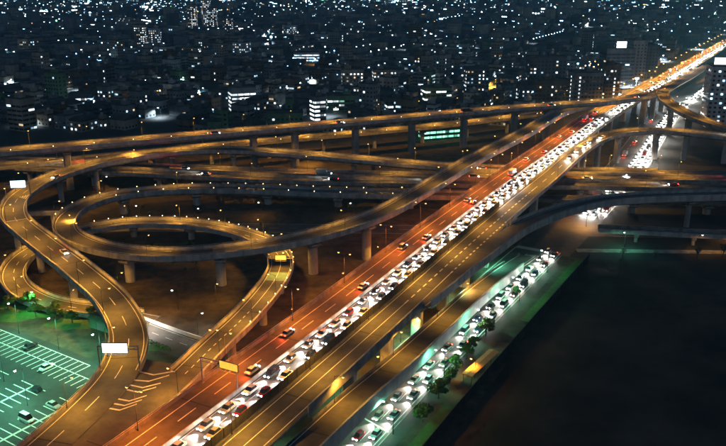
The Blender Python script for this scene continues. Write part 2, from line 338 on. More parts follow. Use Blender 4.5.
F = Path([(-76, 98, 9.35), (-58.5, 135, 9.5), (-53, 146, 9.6), (-48.2, 158, 9.8), (-43.2, 173.4, 10), (-39.5, 187.4, 9.8), (-35.1, 202.6, 9.4), (-31.1, 220.6, 9), (-28.3, 241.3, 8.3), (-28.6, 256, 7.8), (-37, 276.9, 7.2), (-57, 295, 6.7), (-83, 305, 6), (-102, 303.5, 5.6), (-115, 295, 5.1), (-122.5, 284, 4.6), (-126, 268.8, 4), (-122.2, 252, 3.2), (-112.6, 239.5, 2.4), (-98.6, 231.5, 1.5), (-84, 229, 0.8), (-66, 223, 0.15)], 4.1)
K = Path([(-64, 42, 0), (-3, 155.6, 0), (10, 179, 0), (25.5, 206, 0), (46, 241, 0), (66.5, 276, 0), (88.3, 313, 0), (136, 397, 0), (231, 585, 0), (360, 803, 0), (560, 1140, 0), (1360, 2490, 0)], 5.6)

# ------------------------------------------------------------------ surface street and its verge
st = tag(link('road', None), kind='structure')
def kpart(name, o0, o1, dz, mat, a=None, b=None): mb = MB(); strip(mb, K, o0, o1, dz, a, b, 6.0); return mb.build(name, mat, st)
kx0, kx1 = K.near(70, 289), K.near(96, 335)                        # where the cross street meets it
kpart('carriageway', -13.5, 5.6, 0.014, 'asphalt', 0, kx0 - 2); kpart('carriageway', -13.5, 8.6, 0.014, 'asphalt', kx0 - 2)
for o in (-12.9, 8.0): kpart('edge_line', (o if o < 0 else 4.7) - .12, (o if o < 0 else 4.7) + .12, 0.02, 'paint_white', 0, kx0); kpart('edge_line', o - .08, o + .08, 0.02, 'paint_white', kx1, K.near(260, 640))
for o in (1.0, 4.5):
    if o < 2: dashes(st, K, o, 5, 5, 0.02, 0.18, K.near(-20, 122), kx0, until=330)
    dashes(st, K, o, 5, 5, 0.02, 0.18, kx1, K.near(250, 620), until=330)
for o in (-9.3,): dashes(st, K, o, 5, 5, 0.02, 0.18, K.near(40, 233), kx0, until=330); dashes(st, K, o, 5, 5, 0.02, 0.18, kx1, K.near(250, 620), until=330)
kpart('stop_line', -2.2, 4.5, 0.021, 'paint_white', kx0 - 3.2, kx0 - 2.6); kpart('stop_line', -12.6, -5.5, 0.021, 'paint_white', kx1 + 2.6, kx1 + 3.2)
t = K.near(37, 228); i = 0                                        # slanted hatching bars of the central reserve
while t < kx0 - 8:
    mb = MB(); mb.add([K.at(t, -6.3, 0.021), K.at(t + 0.55, -6.3, 0.021), K.at(t + 2.15, -3.1, 0.021), K.at(t + 1.6, -3.1, 0.021)], [(0, 1, 2, 3)])
    mb.build('hatching_bar', 'paint_white', st); t += 1.75; i += 1
for o in (-6.5, -2.9): kpart('reserve_line', o - .09, o + .09, 0.022, 'paint_white', K.near(30, 214), kx0 - 6)
for a in (kx0 - 1.8, kx1 - 1.5):                                   # zebra crossings
    for q in range(22):
        o = -12.6 + q * 0.8; mb = MB(); strip(mb, K, o, o + 0.48, 0.0215, a, a + 3.0, 3.0); mb.build('crossing_bar', 'paint_white', st)
t0 = K.near(-3, 153)                                              # a bar of lit paint near the foot of the picture, with short tick bars
for q in range(6): mb = MB(); strip(mb, K, -9.8 + q * 1.15, -9.4 + q * 1.15, 0.0215, t0 + 12, t0 + 15.0, 3.0); mb.build('parking_tick', 'paint_white', st)
mb = MB(); mb.add([K.at(t0 + 15, -4.2, 0.023), K.at(t0 + 15.5, -4.2, 0.023), K.at(t0 + 12.5, 5.2, 0.023), K.at(t0 + 12, 5.2, 0.023)], [(0, 1, 2, 3)]); mb.build('stop_line', 'paint_white', st)
cs = tag(link('cross_street', None), kind='structure')
XS = Path([(-120, 318, 0), (20, 314, 0), (82, 311.5, 0), (150, 308, 0), (330, 300, 0)], 6.0); XS.clear = 7
mb = MB(); strip(mb, XS, -6, 6, 0.010, None, None, 6); mb.build('carriageway', 'asphalt', cs)
for o in (-5.6, 5.6):
    for a, b in ((0, XS.near(66, 312)), (XS.near(104, 310), XS.L)): line(cs, 'edge_line', XS, o, 0.016, 0.16, a, b)
for a, b in ((0, XS.near(64, 312)), (XS.near(106, 310), XS.L)): dashes(cs, XS, 0, 4, 4, 0.016, 0.16, a, b, until=400)
vg = tag(link('pavement', None), kind='structure')
def vpart(name, o0, o1, z0, z1, mat, a, b):
    mb = MB(); mb.loft(K.sweep([(o0, z0), (o1, z0), (o1, z1), (o0, z1)], a, b, 4.0)); return mb.build(name, mat, vg)
va, vb = K.near(-40, 85), kx0 - 2
vpart('kerb', 5.62, 5.85, 0, 0.15, 'concrete_light', va, vb); vpart('footway', 5.855, 9.2, 0, 0.14, 'asphalt_dark', va, vb); vpart('planting_strip', 9.21, 11.8, 0, 0.15, 'soil', va, vb)
vpart('planting_strip', 11.81, 16.0, 0, 0.16, 'grass', va, K.near(14, 178)); vpart('planting_strip', 11.81, 16.0, 0, 0.14, 'soil', K.near(14, 178) + .05, K.near(40, 228)); vpart('planting_strip', 11.81, 16.0, 0, 0.16, 'grass', K.near(40, 228) + .05, vb)
wall = tag(link('site_fence', None), 'long dark panelled hoarding between the tree verge and the black vacant lot', 'fence')
t = va; 
while t < vb - 4:
    mb = MB(); mb.loft(K.sweep([(16.35, 0), (16.5, 0), (16.5, 3.0), (16.35, 3.0)], t + .03, t + 3.97, 2)); mb.build('fence_panel', 'dark_metal', wall)
    mb = MB(); mb.tube(K.at(t, 16.6, 0), K.at(t, 16.6, 3.1), 0.07, 0.07, 6); mb.build('fence_post', 'dark_metal', wall); t += 4
pth = tag(link('path', None), kind='structure')
mb = MB(); mb.add([(84, 286, 0.012), (84, 290, 0.012), (330, 281, 0.012), (330, 277, 0.012)], [(3, 2, 1, 0)]); mb.build('paving', 'concrete', pth)
# ------------------------------------------------------------------ the main viaduct
dA = deck('main_viaduct', A, 'straight main viaduct running diagonally from the foot of the picture to the far road', hw=9.25, off=6.95, depth=2.2)
aN = A.near(230, 645)
for o in (0.0, 6.6, 8.3, 15.0): line(dA, 'edge_line', A, o, w=0.2)
dashes(dA, A, 3.3, 6, 6.5, until=520); dashes(dA, A, 11.65, 6, 6.5, until=300)
panels(dA, A, -2.3, 0, A.near(255, 690), side=-1, mat='concrete', length=8); panels(dA, A, 16.2, A.near(60, 345), A.near(255, 690), side=1, length=8)
for off, nm, h, mt in ((7.45, 'median_barrier', 0.95, 'concrete_light'),):
    t = 0
    while t < A.near(200, 595):
        mb = MB(); mb.loft(A.sweep([(off - .32, .03), (off + .32, .03), (off + .2, .3), (off + .1, h), (off - .1, h), (off - .2, .3)], t + .03, t + 7.97, 4)); mb.build(nm, mt, dA); t += 8
t = 0                                                             # tall screen between the carriageway and the slip lanes
while t < A.near(40, 306):
    mb = MB(); mb.loft(A.sweep([(15.72, .03), (15.84, .03), (15.84, 2.3), (15.72, 2.3)], t + .12, t + 3.88, 4)); mb.build('screen_panel', 'fence_mesh', dA)
    mb = MB(); mb.bar(A.at(t, 15.78, 0.0), A.at(t, 15.78, 2.5), 0.16, 0.16); mb.build('screen_post', 'dark_metal', dA); t += 4
piers(dA, A, 20, 38, 2.2, 1.7, 7.0, off=6.95, shape='square', last=A.near(300, 760))
# slip lanes beside it, climbing into the right-hand flyover
dR = deck('slip_road_viaduct', Rr, 'slip road deck along the main viaduct, curving off over the far flyover bend', depth=1.9)
g0, g1 = Rr.near(25, 231), Rr.near(52, 284)
line(dR, 'edge_line', Rr, 3.4, a=0, b=g0); line(dR, 'edge_line', Rr, 3.4, a=g1); line(dR, 'edge_line', Rr, -3.9)
line(dR, 'lane_line', Rr, -0.2, a=0, b=Rr.near(12, 205)); dashes(dR, Rr, -0.2, 2.6, 2.0, w=0.4, a=Rr.near(12, 205), b=Rr.near(75, 325)); dashes(dR, Rr, -0.2, 6, 8, a=Rr.near(75, 325))
dashes(dR, Rr, 3.4, 1.8, 1.8, w=0.5, a=g0, b=g1)
j0 = Rr.near(-16, 150)
panels(dR, Rr, 4.5, j0, Rr.near(13.5, 206), side=1, h=1.3, skirt=1.3); panels(dR, Rr, 4.5, g1, Rr.L, side=1, mat='concrete_light')
panels(dR, Rr, -4.5, Rr.near(95, 365), Rr.L, side=-1)
piers(dR, Rr, Rr.near(-4, 176), 21.5, 1.9, 1.35, 2.6, shape='square', mat='concrete_light')
# ramp that leaves to the right
dH = deck('curved_ramp', Hh, 'unlit grey ramp curving right off the slip road over the street junction', depth=2.3, steel=True)
hg = Hh.near(58, 275)
line(dH, 'edge_line', Hh, 3.1); line(dH, 'edge_line', Hh, -3.1, a=hg)
panels(dH, Hh, 3.9, 2, Hh.L, side=1, h=1.25, skirt=1.4, mat='concrete_light'); panels(dH, Hh, -3.9, hg, Hh.L, side=-1, h=1.1, mat='concrete_light')
piers(dH, Hh, Hh.near(92, 306), 44, 2.3, 1.1, 2.4)
# ramp descending to the street
dJ = deck('descending_ramp', J, 'narrow ramp sloping down beside the slip road to the street, green-lit outer wall', depth=2.6)
line(dJ, 'edge_line', J, 2.8); line(dJ, 'edge_line', J, -2.8); 
panels(dJ, J, 3.6, 0, J.near(56, 268), side=1, h=1.1, skirt=2.6, mat='fascia_paint'); panels(dJ, J, -3.6, J.near(-8, 148), J.near(56, 268), side=-1, h=.65, rail=False)
piers(dJ, J, J.near(-6, 150), 24, 1.9, 1.0, 2.0)
# the top-level flyover and its branches
dC = deck('high_flyover', C1, 'topmost flyover sweeping from the left edge over everything to the far road', depth=2.4)
for o in (-4.1, 4.1): line(dC, 'edge_line', C1, o)
dashes(dC, C1, 0, 6, 9, until=470)
panels(dC, C1, 5.0, 0, C1.near(215, 578), side=1, length=8, skirt=1.0, mat='concrete_light'); panels(dC, C1, -5.0, 0, C1.near(215, 578), side=-1, length=8, mat='concrete_light')
piers(dC, C1, C1.near(-140, 382), 37, 2.4, 1.7, 3.6, shape='square', mat='concrete', last=C1.near(240, 620))
dCb = deck('branch_flyover', C1b, 'flyover branch falling away to the right from the fork on the far road', depth=2.2)
for o in (-3.4, 3.4): line(dCb, 'edge_line', C1b, o)
panels(dCb, C1b, 4.2, C1b.near(222, 575), C1b.L, side=1); panels(dCb, C1b, -4.2, C1b.near(222, 575), C1b.L, side=-1, skirt=1.0)
piers(dCb, C1b, C1b.near(213, 556), 38, 2.2, 1.5, 3.0, shape='square', mat='concrete')
dC2 = deck('rear_viaduct', C2, 'lower golden-lit viaduct seen between the piers behind the topmost flyover', depth=1.8)
for o in (-3.6, 3.6): line(dC2, 'edge_line', C2, o)
panels(dC2, C2, 4.4, 0, C2.L, side=1, length=8); panels(dC2, C2, -4.4, 0, C2.L, side=-1, length=8)
piers(dC2, C2, 20, 34, 1.8, 1.2, 3.0)
# the crosswise expressway, two carriageways
for P, nm, lb in ((B1, 'cross_expressway', 'rear carriageway of the low crosswise expressway passing under the main viaduct'), (B2, 'cross_expressway', 'front carriageway of the low crosswise expressway passing under the main viaduct')):
    o = deck(nm, P, lb, depth=1.8)
    for q in (-3.9, 3.9): line(o, 'edge_line', P, q)
    dashes(o, P, 0, 6, 9); panels(o, P, 4.8, 0, P.L, side=1, length=9, rail=False); panels(o, P, -4.8, 0, P.L, side=-1, length=9, rail=False)
    piers(o, P, 15, 36, 1.8, 1.2, 3.4)
# outer loop ramp (left)
dD = deck('outer_ramp', D, 'golden outer ramp bending round the left edge down past the car park', depth=2.0)
gd = D.near(-60.5, 173)
line(dD, 'edge_line', D, 3.9); line(dD, 'edge_line', D, -3.9, a=0, b=gd); dashes(dD, D, 0, 6, 8)
panels(dD, D, 4.8, D.near(150, 381), D.L, side=1, length=5, skirt=1.0, mat='concrete_light'); panels(dD, D, -4.8, D.near(150, 381), gd, side=-1, length=5, mat='concrete_light')
piers(dD, D, 30, 33, 2.0, 1.25, 3.2)
mb = MB()                                                         # zebra patch of paint at the nose on its far bend
for q in range(4): strip(mb, D, -3.4 + q * .9, -2.9 + q * .9, 0.047, D.near(-146, 322) + q, D.near(-146, 322) + 7 - q, 2)
strip(mb, D, -3.9, 3.9, 0.047, D.near(-134, 287), D.near(-134, 287) + .5, .5)
mb.build('nose_marking', 'paint_white', dD)
# big loop
dE = deck('loop_viaduct', E, 'tall curved ramp sweeping left from the flyover round the big loop', depth=2.1)
for q in (-3.4, 3.4): line(dE, 'edge_line', E, q)
panels(dE, E, 4.2, E.near(135, 495), E.near(60, 342), side=1, length=4, skirt=1.0, h=1.1, mat='concrete_light'); panels(dE, E, -4.2, E.near(128, 487), E.near(60, 342), side=-1, length=4, skirt=1.0, h=1.1, mat='concrete_light')
piers(dE, E, E.near(93, 429), 33.5, 2.1, 1.75, 3.2, mat='concrete_light')
# inner spiral
dF = deck('inner_spiral_ramp', F, 'inner ramp with dotted lane line passing under the loop and spiralling to the ground', depth=1.5)
gf = F.near(-44, 171)
line(dF, 'edge_line', F, -3.3, a=gf); line(dF, 'edge_line', F, 3.3, w=0.25); line(dF, 'lane_line', F, -0.2, a=F.near(-33, 212), b=F.near(-30, 268)); dashes(dF, F, -0.2, 1.6, 1.6, w=0.25, a=gf, b=F.near(-33, 212)); dashes(dF, F, -0.2, 3, 4, a=F.near(-30, 268))
mb = MB(); strip(mb, F, -3.1, 3.1, 0.04, F.near(-29, 236), F.near(-28.5, 244), 2); mb.build('green_pavement_band', 'paint_green_lane', dF)
panels(dF, F, 4.1, 0, F.L - 6, side=1, length=4, mat='concrete_light'); panels(dF, F, -4.1, gf, F.L - 6, side=-1, length=4, mat='concrete_light')
piers(dF, F, F.near(-37, 196), 25, 1.5, 1.25, 2.6)
# paved nose between outer ramp and inner ramp, with chevrons
pd = [D.at(D.near(-60.3 if y > 150 else -64 - (150 - y) * .35, y), -4.75) for y in (178, 172, 166, 160, 154, 148, 138, 122)]; pf = [F.at(F.near(x, y), -4.05) for x, y in ((-42.5, 176), (-43.7, 171), (-45.5, 165.5), (-47.6, 160), (-50, 153.5), (-52, 148), (-57, 138), (-64, 122))]
mb = MB(); vs = [(p.x, p.y, min(p.z, q.z) - .012) for p, q in zip(pd, pf)] + [(q.x, q.y, min(p.z, q.z) - .012) for p, q in zip(pd, pf)]
n = len(pd); vs += [(x, y, z - 1.2) for x, y, z in vs]
fs = [(i, i + 1, n + i + 1, n + i) for i in range(n - 1)] + [(2*n + n + i, 2*n + n + i + 1, 2*n + i + 1, 2*n + i) for i in range(n - 1)] + [(0, n, 3*n, 2*n)]
mb.add(vs, [f[::-1] for f in fs]); nose = mb.build('gore_slab', 'asphalt', dD)
mb = MB()
for i in range(7):
    y = 155.5 + i * 2.7; pa, pb = D.at(D.near(-60.5, y), -4.2), F.at(F.near(-43.2 - (173.4 - y) * .37, y), -3.5); w = 0.55; mid = (pa + pb) / 2; z = min(pa.z, pb.z) + .05
    if (pb - pa).length < 1.2: continue
    for p in (pa, pb):
        q = p.lerp(mid, .0); e = Vector((mid.x, mid.y - 3.2, z))
        d = (e - q); 
        mb.add([(q.x, q.y, z), (q.x, q.y + w, z), (mid.x, mid.y - 1.8 + w, z), (mid.x, mid.y - 1.8, z)], [(0, 1, 2, 3)])
mb.build('chevron_marking', 'paint_white', dD)

# low side road deck seen under the curved ramp
LR = Path([(96, 301, 4.6), (131, 294.6, 4.6), (170, 289, 4.6), (260, 281, 4.6)], 2.6)
dL = deck('footbridge', LR, 'low narrow bridge below the grey curved ramp beyond the vacant lot', 'footbridge', depth=1.0)
panels(dL, LR, 2.6, 0, LR.L, side=1, length=5, h=1.1, mat='concrete_light'); panels(dL, LR, -2.6, 0, LR.L, side=-1, length=5)
piers(dL, LR, 15, 22, 1.0, 0.7, 1.6)
# portal frame between outer ramp and loop
pf_ = tag(link('portal_frame', None), 'orange-lit concrete portal beam between outer ramp and big loop at left', 'portal frame')
mb = MB(); mb.bar((-139, 309, 8.6), (-122, 316, 7.0), 2.0, 1.5); mb.build('beam', 'concrete_light', pf_)
mb = MB(); mb.bar((-130.5, 312.5, 0), (-130.5, 312.5, 7.0), 1.6, 1.6); mb.build('column', 'concrete_light', pf_)

# ------------------------------------------------------------------ street lamps along the roads
def row(P, off, a, every, n, h, arms, what, turn, group, **kw):
    for i in range(n):
        t = a + i * every
        if t > P.L: break
        p = P.at(t, off); lamp_post((p.x, p.y, p.z), P.ang(t) + turn, h, arms, '%s, %s from its near end' % (what, nth(i)), group, **kw)
row(A, -1.75, A.near(-31, 167) - 30, 30, 13, 9.5, 2, 'twin-arm sodium lamp on the main viaduct', -math.pi / 2, 'twin lamps along the main viaduct', power=7600, col=(1.0, 0.22, 0.014), arm=1.5, angle=148)
row(A, 16.35, A.near(-25, 176) - 34, 31, 12, 8, 1, 'slim sodium lamp beside the slip lanes', -math.pi / 2, 'lamps along the slip lanes', power=3700, col=GOLD)
row(A, -1.9, A.near(150, 510), 30, 22, 10, 1, 'distant lamp on the orange road, left edge', -math.pi / 2, 'lamps on the distant road', power=13000, col=SOD, bulb_r=0.5)
row(A, 16.0, A.near(235, 655), 52, 11, 10, 1, 'distant lamp on the orange road, right edge', math.pi / 2, 'lamps on the distant road', power=8000, col=SOD, bulb_r=0.5)
row(C1, -4.8, C1.near(-186, 360), 27, 16, 8.5, 1, 'single-arm sodium lamp on the topmost flyover', -math.pi / 2, 'lamps along the topmost flyover', power=4600, col=GOLD)
row(C2, -4.2, C2.near(-90, 430), 30, 8, 7, 1, 'short sodium lamp on the rear viaduct', -math.pi / 2, 'lamps along the rear viaduct', power=4600, col=GOLD)
row(C1b, 3.9, C1b.near(232, 596), 34, 6, 8, 1, 'sodium lamp on the flyover branch at right', math.pi / 2, 'lamps along the flyover branch', power=3600, col=GOLD)
row(D, 4.6, D.near(150, 381), 25, 23, 8, 1, 'sodium lamp on the outer edge of the golden ramp', math.pi / 2, 'lamps along the outer ramp', power=3700, col=GOLD)
row(E, -4.0, E.near(100, 442), 34, 13, 7.5, 1, 'dim sodium lamp on the loop viaduct', -math.pi / 2, 'lamps along the loop viaduct', power=1900, col=GOLD)
row(F, 3.9, F.near(-47, 161), 21, 16, 7, 1, 'sodium lamp on the inner spiral ramp', math.pi / 2, 'lamps along the inner ramp', power=3100, col=GOLD)
row(B1, -4.6, 30, 46, 11, 8, 1, 'lamp on the crosswise expressway back edge', -math.pi / 2, 'lamps along the crosswise expressway', power=3000, col=GOLD)
row(B2, 4.6, 95, 62, 8, 8, 1, 'lamp on the crosswise expressway front edge', math.pi / 2, 'lamps along the crosswise expressway', power=2000, col=GOLD)
row(Rr, 4.3, Rr.near(84, 345), 30, 6, 8, 1, 'sodium lamp on the right flyover bend', math.pi / 2, 'lamps along the right flyover bend', power=3600, col=GOLD)
row(J, -3.4, J.near(-3, 156), 32, 4, 7, 1, 'slim lamp post on the descending ramp', -math.pi / 2, 'lamps on the descending ramp', power=2200, col=GOLD)
row(K, 6.6, K.near(2, 163), 30, 5, 8, 1, 'mercury lamp on the kerb of the near street', math.pi / 2, 'mercury lamps on the near street', power=1700, angle=178, col=MERC, bulb='bulb_green', arm=2.2)
row(K, -13.8, K.near(-10, 142), 34, 5, 7, 1, 'mercury lamp on the kerb under the ramp', -math.pi / 2, 'mercury lamps on the near street', power=2600, col=MERC, bulb='bulb_green', arm=2.0)
row(K, 9.6, K.near(120, 377), 34, 9, 9, 1, 'white lamp beside the street beyond the junction', math.pi / 2, 'white lamps beyond the junction', power=7000, col=(1.0, .93, .8), bulb='bulb_white', arm=2.2)
for i, (x, y, pw, c, b) in enumerate(((96, 318, 3500, SOD, 'bulb_sodium'), (150, 300.5, 900, SOD, 'bulb_sodium'), (104, 291.5, 650, MERC, 'bulb_white'), (131, 286.5, 350, GOLD, 'bulb_white'), (147, 285.5, 500, GOLD, 'bulb_sodium'),
        (-66, 214, 3800, (1, .93, .8), 'bulb_white'), (-50, 214, 900, (1, .93, .8), 'bulb_white'), (-60, 232, 350, GOLD, 'bulb_white'), (-130, 377, 700, GOLD, 'bulb_white'), (-98, 326, 500, GOLD, 'bulb_white'),
        (-73, 322, 450, GOLD, 'bulb_white'), (-7, 330, 450, GOLD, 'bulb_white'), (-45, 331, 450, GOLD, 'bulb_white'), (-31, 431, 2200, GOLD, 'bulb_white'), (-8, 246, 300, GOLD, 'bulb_sodium'), (-22, 216, 900, GOLD, 'bulb_sodium'), (-185, 440, 1200, COOL, 'bulb_white'), (-108, 231.5, 1600, (.15, 1, .3), 'bulb_green'), (5.5, 187.5, 1500, GOLD, 'bulb_sodium'), (17.5, 210, 1500, GOLD, 'bulb_sodium'), (33, 238.5, 1500, GOLD, 'bulb_sodium'), (-84, 247, 700, GOLD, 'bulb_sodium'), (-49, 239, 700, GOLD, 'bulb_sodium'), (6, 272, 900, GOLD, 'bulb_sodium'))):  # bushy-tree lamp and those after it are added to brighten lawn and piers
    where = ('by the street junction under the grey ramp', 'beyond the junction on the cross street', 'at the corner pier of the vacant lot', 'on the path behind the vacant lot', 'at the right end of the path', 'lighting the white wall below the outer ramp',
             'on the service road under the inner ramp', 'inside the loop near the round piers', 'behind the golden far bend', 'in the dark inside the big loop', 'inside the loop beyond the spiral', 'beside the tall loop pier', 'in front of the crosswise expressway', 'on the ground behind the rear carriageway', 'between loop and main viaduct', 'beside the parked lorry bay', 'at the left edge behind the expressway', 'added to green the lawn among the bushy trees', 'added to light the near pier of the slip road', 'added to light the middle pier of the slip road', 'added to light the far pier of the slip road', 'added to warm the left round loop pier', 'added to warm the middle round loop pier', 'added to warm the tall right loop pier')[i]
    lamp_post((x, y, 0), random.uniform(0, 6.2), 6.5, 1, 'ground-level lamp %s' % where, 'ground lamps under the interchange', power=pw, col=c, bulb=b, arm=1.2, name='ground_lamp', bulb_r=0.26, angle=177 if i >= 18 or i == 2 else 155)
# small reflector lights on the parapets of loop and spiral
def studs(parent, P, off, a, b, every, h):
    t = a; me = None
    while t < b:
        p = P.at(t, off, h)
        if me is None: m = MB(); m.tube((0, 0, 0), (0, 0, .16), .05, .05, 6, 0); m.tube((0, 0, .16), (0, 0, .42), .16, .12, 6, 1); me = m.mesh('delineator', ['galvanised', 'delineator'])
        link('delineator', me, parent, p); t += every
studs(dE, E, -4.34, E.near(-122, 300), E.near(0, 347), 8, 1.42); studs(dE, E, 4.34, E.near(-112, 333), E.near(30, 345), 12, 1.42)
studs(dF, F, 4.24, F.near(-29, 250), F.near(-112, 297), 5, 1.42); studs(dF, F, 4.24, F.near(-36, 200), F.near(-28, 245), 7, 1.42)
studs(dC, C1, 5.14, C1.near(-170, 367), C1.near(130, 503), 19, 1.42); studs(dC2, C2, 4.54, 60, C2.L - 20, 17, 1.42)

# ------------------------------------------------------------------ overhead signs
def gantry(p, q, h, faces, label, beam=True, mat='galvanised'):
    """posts at p and q (on the parapets), truss beam, sign boards: (along from, to, below beam, height, face material, facing)"""
    p, q = Vector(p), Vector(q); L = (q - p).length; rz = math.atan2(q.y - p.y, q.x - p.x)
    o = thing('sign_gantry', p, rz, label, 'sign gantry')
    for x in (0, L):
        m = MB(); m.tube((x, 0, 0), (x, 0, h + .5), .2, .16, 10); m.box(x - .35, x + .35, -.35, .35, 0, .08); m.build('post', mat, o)
    m = MB()
    for z in (h - .5, h + .4): m.bar((0, 0, z), (L, 0, z), .18, .18)
    k = max(2, int(L / 1.5))
    for i in range(k): m.bar((L * i / k, 0, h - .5 if i % 2 else h + .4), (L * (i + 1) / k, 0, h + .4 if i % 2 else h - .5), .09, .09)
    m.build('truss_beam', mat, o)
    for a, b, z0, z1, mt, sgn in faces:
        m = MB(); y0, y1 = (-.55, -.25) if sgn < 0 else (.25, .55); m.box(a, b, y0, y1, h + z0, h + z1); s = m.build('sign_board', 'sign_blue', o)
        m = MB(); ye = y0 - .012 if sgn < 0 else y1 + .012; m.box(a + .12, b - .12, min(ye, ye + .01 * sgn), max(ye, ye + .01 * sgn), h + z0 + .12, h + z1 - .12); m.build('sign_face', mt, s)
        m = MB(); ym = (y0 + y1) / 2 + sgn * .8
        for x in np.arange(a + .5, b, 1.4): m.bar((x, (y0 + y1) / 2, h + z0 - .12), (x, ym, h + z0 - .12), .05, .05)
        m.bar((a, ym, h + z0 - .12), (b, ym, h + z0 - .12), .12, .1); m.build('sign_lamp_bar', mat, s)
    return o
t = D.near(-60.5, 173); a, b = D.at(t, 4.95, 0), D.at(t, -4.95, 0)
gantry((a.x, a.y, a.z), (b.x, b.y, b.z), 6.2, [(1.2, 7.6, -1.3, 1.5, 'sign_face_cool', -1)], 'gantry with glowing white sign over the outer ramp beside the car park')
t = D.near(-146, 318); a, b = D.at(t, 4.95, 0), D.at(t, -4.95, 0)
gantry((a.x, a.y, a.z), (b.x, b.y, b.z), 6.0, [(2.4, 8.6, -1.6, 1.6, 'sign_face_cool', -1)], 'gantry with glowing white sign on the far bend at the left edge')
t = A.near(-35, 160); a, b = A.at(t, -2.45, 0), A.at(t, 7.45, 0.9)
gantry((a.x, a.y, a.z), (b.x, b.y, a.z), 6.2, [(5.6, 10.8, -.7, 1.3, 'sign_face_yellow', -1)], 'orange-lit gantry with yellow board over the receding lanes of the main viaduct')
t = F.near(-28.4, 247); a, b = F.at(t, -4.25, 0), F.at(t, 4.25, 0)
gantry((a.x, a.y, a.z), (b.x, b.y, b.z), 4.2, [(2.6, 6.4, -.9, .9, 'sign_face_yellow', -1)], 'small gantry with yellow board where the inner ramp passes under the loop')

# ------------------------------------------------------------------ traffic
def car_parts(kind):
    L, W, Hh_, cab = {'sedan': (4.5, 1.72, 1.42, (-1.55, 1.05)), 'hatchback': (3.7, 1.62, 1.55, (-1.75, .95)), 'van': (4.7, 1.75, 1.95, (-2.25, 1.55)), 'lorry': (7.6, 2.2, 2.9, (1.9, 3.55))}[kind]
    x0, x1, w = -L / 2, L / 2, W / 2; bz = .28; sh = .82 if kind != 'lorry' else 1.0
    def ring(x, z0, z1, ww): k = .12; return [(x, -ww, z0), (x, ww, z0), (x, ww, z1 - k), (x, ww - k, z1), (x, -ww + k, z1), (x, -ww, z1 - k)]
    b = MB()
    if kind == 'lorry':
        b.loft([ring(1.75, .45, 2.1, w - .05), ring(3.3, .45, 2.1, w - .05), ring(x1, .45, 1.5, w - .1)]); b.box(x0, 1.6, -w + .02, w - .02, .75, Hh_); b.box(x0 + .1, 1.75, -.45, .45, .45, .75)
    else:
        b.loft([ring(x0, bz + .12, sh - .08, w - .1), ring(x0 + .25, bz, sh, w), ring(cab[0] + .3, bz, sh + .02, w), ring(cab[1], bz, sh, w), ring(x1 - .35, bz, sh - .1, w - .03), ring(x1, bz + .12, sh - .28, w - .16)])
        b.loft([[(cab[0] + .45, -w + .28, Hh_ - .05), (cab[0] + .45, w - .28, Hh_ - .05), (cab[0] + .45, w - .3, Hh_), (cab[0] + .45, -w + .3, Hh_)], [(cab[1] - .75, -w + .28, Hh_ - .05), (cab[1] - .75, w - .28, Hh_ - .05), (cab[1] - .75, w - .3, Hh_), (cab[1] - .75, -w + .3, Hh_)]])
    g = MB()
    if kind == 'lorry': g.add([(3.32, -w + .15, 2.0), (3.32, w - .15, 2.0), (3.82, w - .2, 1.52), (3.82, -w + .2, 1.52)], [(0, 3, 2, 1)]); g.box(2.2, 3.1, -w + .04, w - .04, 1.45, 1.95)
    else:
        bot = [(cab[0], -w + .08, sh), (cab[1], -w + .08, sh), (cab[1], w - .08, sh), (cab[0], w - .08, sh)]; top = [(cab[0] + .42, -w + .27, Hh_ - .04), (cab[1] - .72, -w + .27, Hh_ - .04), (cab[1] - .72, w - .27, Hh_ - .04), (cab[0] + .42, w - .27, Hh_ - .04)]
        g.loft([bot, top])
    wheels = [(x, y) for x in ((x0 + .8, x1 - .85)) for y in (-w + .12, w - .12)]
    wm = MB(); wm.tube((0, -.11, 0), (0, .11, 0), .31, .31, 12, 0); wm.tube((0, -.115, 0), (0, .115, 0), .18, .18, 8, 1)
    hz = .62 if kind != 'lorry' else .75; fx = x1 - .02 if kind != 'lorry' else x1
    hl = []; tl = []
    for y in (-w + .36, w - .36): m = MB(); m.box(fx - .1, fx + .06, y - .17, y + .17, hz - .1, hz + .1); hl.append(m)
    for y in (-w + .3, w - .3): m = MB(); m.box(x0 - .03, x0 + .1, y - .16, y + .16, hz + .02, hz + .2); tl.append(m)
    return b, g, wm, wheels, hl, tl
CAR = {k: car_parts(k) for k in ('sedan', 'hatchback', 'van', 'lorry')}; CARM = {}
def car_meshes(kind, col):
    if (kind, col) not in CARM:
        b, g, wm, wh, hl, tl = CAR[kind]
        one = MB()
        for mb, mi in [(b, 0), (g, 1)] + [(m, 2) for m in hl] + [(m, 3) for m in tl]: one.add(mb.v, mb.f, mi)
        for x, y in wh: one.add([(x + p[0], y + p[1], .31 + p[2]) for p in wm.v], wm.f, 4)
        CARM[kind, col] = (b.mesh('body', 'car_' + col), one.mesh('car', ['car_' + col, 'glass_dark', 'headlight_lens', 'taillight_lens', 'rubber']), one)
    if kind not in CARM:
        b, g, wm, wh, hl, tl = CAR[kind]
        CARM[kind] = (g.mesh('glazing', 'glass_dark'), wm.mesh('wheel', ['rubber', 'galvanised']), [m.mesh('headlight', 'headlight_lens') for m in hl], [m.mesh('taillight', 'taillight_lens') for m in tl], [m.mesh('headlight', 'galvanised') for m in hl], [m.mesh('taillight', 'rubber') for m in tl])
    return CARM[kind, col], CARM[kind]
